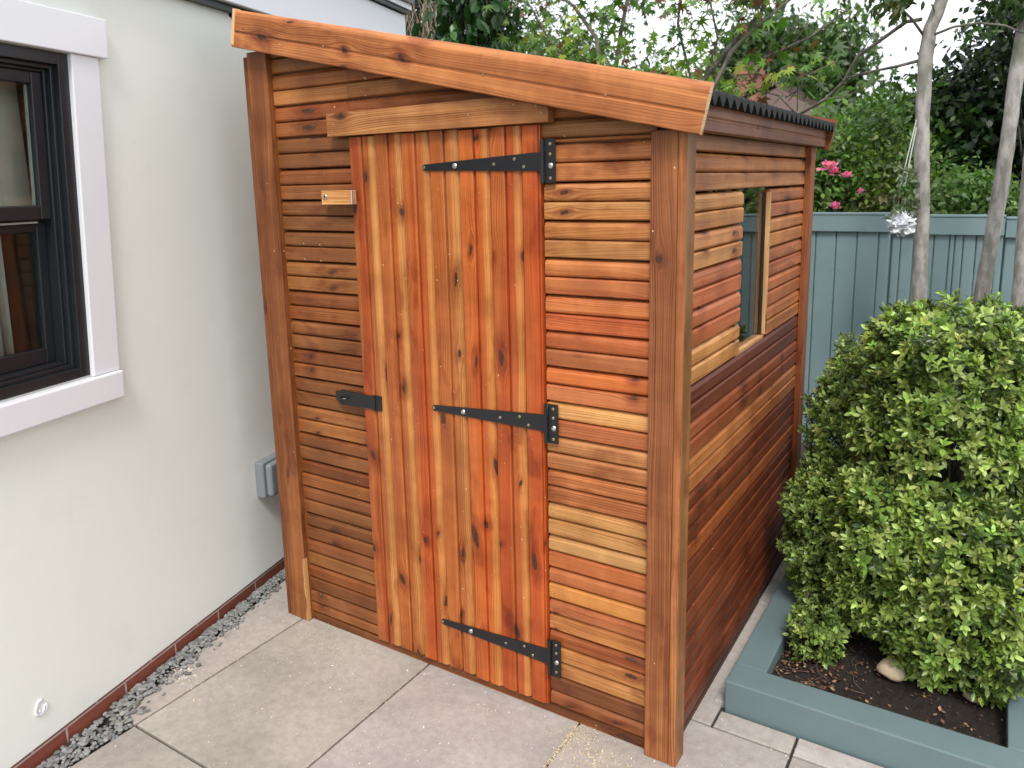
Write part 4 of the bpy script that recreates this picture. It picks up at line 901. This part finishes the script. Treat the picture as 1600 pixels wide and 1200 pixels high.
# ---- Japanese maple behind the shed
def maple_leaf_mesh(rg, P, A, Nn, Lh, col, name, root):
    angs = [-118, -92, -68, -48, -28, -14, 0, 14, 28, 48, 68, 92, 118]; rad = [.42, .26, .72, .33, .92, .38, 1.0, .38, .92, .33, .72, .26, .42]
    n = len(P); A = A/np.linalg.norm(A, axis=1)[:, None]; B = np.cross(A, Nn); B /= np.linalg.norm(B, axis=1)[:, None]; Nn = np.cross(B, A)
    k = 14; V = np.zeros((n, k, 3)); V[:, 0] = P
    for i, (a, r) in enumerate(zip(angs, rad)):
        a = R(a); V[:, i+1] = P+(A*math.cos(a)+B*math.sin(a))*(Lh*r)[:, None]-Nn*(Lh*r*r*.22)[:, None]
    fc = [(0, i, i+1) for i in range(1, 13)]; F_ = (np.array(fc).reshape(-1)[None, :]+(np.arange(n)*k)[:, None]).reshape(-1); nf = n*12
    me = bpy.data.meshes.new(name); V = V.reshape(-1, 3)-np.array(ROOT[root.name])
    me.vertices.add(len(V)); me.vertices.foreach_set('co', V.reshape(-1).astype(np.float32)); me.loops.add(nf*3); me.loops.foreach_set('vertex_index', F_.astype(np.int32))
    me.polygons.add(nf); me.polygons.foreach_set('loop_start', np.arange(nf, dtype=np.int32)*3)
    ul = me.uv_layers.new(name='UVMap')
    for nm, s in (('ca', 1.), ('cb', 1.25)):
        q_ = me.color_attributes.new(nm, 'FLOAT_COLOR', 'CORNER'); c4 = np.concatenate([np.clip(col*s, 0, 1), np.ones((n, 1))], 1); q_.data.foreach_set('color', np.repeat(c4, 36, 0).reshape(-1).astype(np.float32))
    me.materials.append(M_LEAF); me.update(calc_edges=True); me.validate(); o = bpy.data.objects.new(name, me); link(o, root); return o
rg = np.random.default_rng(77)
mbase = at(990, 420, 3.4); mroot = thing('maple_tree', (mbase.x, 3.4, -.05), 'spreading maple with green and reddish star shaped leaves behind the shed roof', 'tree')
def br(pxs, Y, r0, r1): return limb(mroot, [at(x+rnd.uniform(-9, 9), y, Y+.08*math.sin(i*1.7)) for i, (x, y) in enumerate(pxs)], r0*1.15, r1*1.25)
q = MB(); q.tube([(mbase.x, 3.4, -.05), (mbase.x+.03, 3.4, .8), tuple(at(985, 330, 3.4))], [.07, .06, .05], 12); q.build('trunk', M_BARK2, mroot, smooth=True)
main = [([(985, 330), (948, 300), (950, 240), (962, 150), (975, 60), (990, -30)], .022, .010), ([(985, 330), (960, 260), (945, 120), (925, 60), (890, 10), (850, -30)], .018, .008),
        ([(985, 330), (1000, 270), (1050, 190), (1100, 130), (1150, 70), (1185, 20), (1210, -30)], .022, .009), ([(985, 330), (1070, 240), (1100, 170), (1140, 80), (1180, 40), (1250, -10)], .016, .007),
        ([(985, 330), (960, 280), (880, 230), (830, 170), (800, 130), (760, 100)], .012, .005), ([(985, 330), (1130, 230), (1170, 150), (1200, 90), (1260, 60), (1330, 10)], .013, .005),
        ([(1100, 130), (1125, 60), (1110, -20)], .009, .005), ([(950, 240), (915, 150), (870, 90), (840, 40), (820, -20)], .010, .005), ([(1170, 150), (1215, 130), (1250, 120), (1310, 96)], .007, .003),
        ([(1095, 200), (1075, 120), (1060, 40), (1065, -20)], .010, .006), ([(830, 170), (850, 110), (870, 60)], .006, .003), ([(1250, 178), (1225, 150), (1180, 140), (1140, 160)], .006, .003)]
tips = []
for pxs, r0, r1 in main:
    Y = 3.25+rnd.uniform(-.25, .35); br(pxs, Y, r0, r1)
    for i in range(1, len(pxs)):
        for k in range(4):
            t = rnd.random(); x = pxs[i-1][0]+(pxs[i][0]-pxs[i-1][0])*t; y = pxs[i-1][1]+(pxs[i][1]-pxs[i-1][1])*t; p = at(x, y, Y)
            d = Vector((rnd.uniform(-1, 1), rnd.uniform(-.8, .6), rnd.uniform(-.25, .9)))*.26; e = p+d
            limb(mroot, [p, p+d*.5+Vector((0, 0, .03)), e], .003, .0012, 'twig') if rnd.random() < .55 else None
            tips += [p+d*f for f in (.6, 1., 1.25)]
# keep the open sky windows of the photograph free of leaves
def pix(p):
    d = p-CAM; z = d.dot(fwd); return PX+F_PX*d.dot(rt)/z, PY-F_PX*d.dot(up)/z
def thin(p):                             # the crown is open towards its right side
    x, y = pix(p); return x > 1090 and rnd.random() < (.80 if x < 1290 else .65) and (y > 15 or x > 1200)
tips = [p for p in tips if p.z > 1.9 and not thin(p)]
C = np.array([tuple(p) for p in tips]); n = 1500; idx = rg.choice(len(C), n); P = C[idx]+rg.normal(0, 1, (n, 3))*np.array([.10, .12, .075])
A = rg.normal(0, 1, (n, 3))*np.array([1, .8, .3])+np.array([0, -.3, -.55]); Nn = rg.normal(0, .45, (n, 3))+np.array([0, -.55, .8]); tone = pal(rg, len(C), [(.13, .25, .035), (.22, .34, .05), (.06, .13, .025), (.40, .46, .07), (.20, .07, .03)], [3.5, 2.5, 4, 1.2, 1.6], .15)
maple_leaf_mesh(rg, P, A, Nn, .080*rg.uniform(.5, 1.2, n), np.clip(tone[idx]*(1+rg.normal(0, .12, (n, 1))), 0, 1), 'foliage', mroot)
cs = C[rg.choice(len(C), 34)]; cloud(mroot, rg, cs, [.035]*3, 1500, .020, [(.16, .035, .02), (.20, .06, .03)], [1, 1], M_LEAF, True, .6, name='seed_clusters')

# ---- big-leaved climber and dry twigs between house and maple
rg = np.random.default_rng(91); cl = thing('climber', (W3(725, 60, 3.0)[0], 3.0, -.05), 'climber with large dark glossy leaves between the bargeboard and the maple', 'climber')
C = [W3(rg.uniform(688, 775), rg.uniform(-40, 105), 3.0+rg.uniform(-.1, .2)) for _ in range(42)]
cloud(cl, rg, C, [.05, .07, .06], 620, .115, [(.02, .055, .015), (.035, .085, .02), (.06, .14, .03), (.012, .03, .01)], [3, 3, 1.2, 2], M_LEAFG, False, .55, down=1.6)
q = MB(); p0 = at(725, 60, 3.1)
for i in range(9): q.tube([(p0.x+rnd.uniform(-.1, .1), 3.1, -.05), (p0.x+rnd.uniform(-.15, .15), 3.1, 1.2), tuple(at(rnd.uniform(690, 770), rnd.uniform(-60, 60), 3.1))], [.012, .009, .004], 6)
q.build('stem', M_BARK2, cl, smooth=True)
tw = thing('dry_vine', (W3(655, 60, 3.2)[0], 3.2, -.05), 'tangle of bare dry twigs just right of the white bargeboard end', 'vine'); q = MB(); b0 = at(660, 120, 3.2)
for i in range(70):
    x, y = rnd.uniform(636, 705), 130; pts = [Vector((b0.x+rnd.uniform(-.12, .12), 3.2+rnd.uniform(-.1, .1), rnd.uniform(.0, 1.2)))]; pts.append(at(x, y, 3.2+rnd.uniform(-.1, .1)))
    for k in range(5): x += rnd.uniform(-15, 15); y -= rnd.uniform(15, 40); pts.append(at(x, y, 3.2+rnd.uniform(-.08, .08)))
    c = rnd.choice(((.30, .22, .15), (.20, .14, .09), (.36, .30, .24))); q.tube(pts, [.004]+[rnd.uniform(.0018, .0034)]*(len(pts)-2)+[.001], 5, c)
q.build('twigs', M_CHIP, tw)
bush('dark_bush', W3(690, 70, 4.4), (.9, .35, .85), 130, 11000, .07, [(.03, .06, .018), (.055, .10, .028), (.015, .03, .012), (.09, .15, .04)], [3, 2, 3, 1], 'dark leafy bush filling the gap behind the dry twigs and climber', 'bush', 46, spread=.11)
# leaves at the top of the pale trunks
rg = np.random.default_rng(99)
cloud(t1, rg, [W3(rg.uniform(1345, 1455), rg.uniform(-30, 22), 2.5) for _ in range(14)]+[W3(x, y, 2.6) for x, y in ((1395, 118), (1310, 18), (1345, 12))], [.03, .05, .025], 170, .052, [(.05, .09, .02), (.09, .14, .03), (.13, .12, .04)], [3, 2, 1], M_LEAF, False, .5, down=.8)
cloud(t1, rg, [W3(x, y, 2.5) for x, y in ((1505, 52), (1520, 48), (1540, 50), (1555, 45), (1345, 45))], [.022, .03, .018], 60, .04, [(.06, .10, .03)], [1], M_LEAF, False, .5, down=.8)
cloud(t2, rg, [W3(rg.uniform(1545, 1640), rg.uniform(-40, 30), 2.55) for _ in range(18)], [.03, .05, .03], 220, .048, [(.03, .06, .015), (.05, .09, .02)], [3, 2], M_LEAF, False, .5, down=.8)
# ---- foil ornament tied to the first trunk
og = thing('foil_ornament', at(1408, 350, 2.5), 'crumpled silver foil ornament hanging beside the first pale trunk', 'ornament')
m, t, b, o = newmat('crumpled_foil'); b.inputs['Metallic'].default_value = 1.; b.inputs['Roughness'].default_value = .22; b.inputs['Base Color'].default_value = (.8, .82, .85, 1); g = G(t); g.bump(g.noise(g.n('ShaderNodeTexCoord').outputs['Object'], 70, 5, .7), .9, .01, b); M_FOIL = m
q = MB(); c0 = at(1410, 350, 2.5); nu, nv = 22, 14; vs = []
for j in range(nv+1):
    th = math.pi*j/nv
    for i in range(nu):
        a = 2*math.pi*i/nu; k = rnd.uniform(.55, 1.2); vs.append(c0+Vector((math.cos(a)*math.sin(th)*.066*k, math.sin(a)*math.sin(th)*.055*k, math.cos(th)*.058*k)))
q.add(vs, [(j*nu+i, j*nu+(i+1) % nu, (j+1)*nu+(i+1) % nu, (j+1)*nu+i) for j in range(nv) for i in range(nu)]); q.build('foil', M_FOIL, og)
q = MB()
for dx in (-8, 4): q.tube([at(1410+dx, 338, 2.5), at(1412+dx*.6, 290, 2.5), at(1420+dx*.4, 250, 2.5), at(1432, 195+dx, 2.52)], .0025, 5)
q.build('cord', plain('pale_cord', (.55, .58, .52), .8), og)
rgf = np.random.default_rng(5)
cloud(og, rgf, [W3(x, y, 2.5) for x, y in ((1400, 310), (1415, 300), (1405, 325), (1420, 280), (1425, 320), (1412, 270))], [.024, .02, .026], 300, .034, [(.28, .33, .22), (.40, .42, .33), (.15, .11, .05), (.12, .2, .05)], [3, 2, 1, 2], M_LEAF, False, .5)
# thin wire ring round the trunk
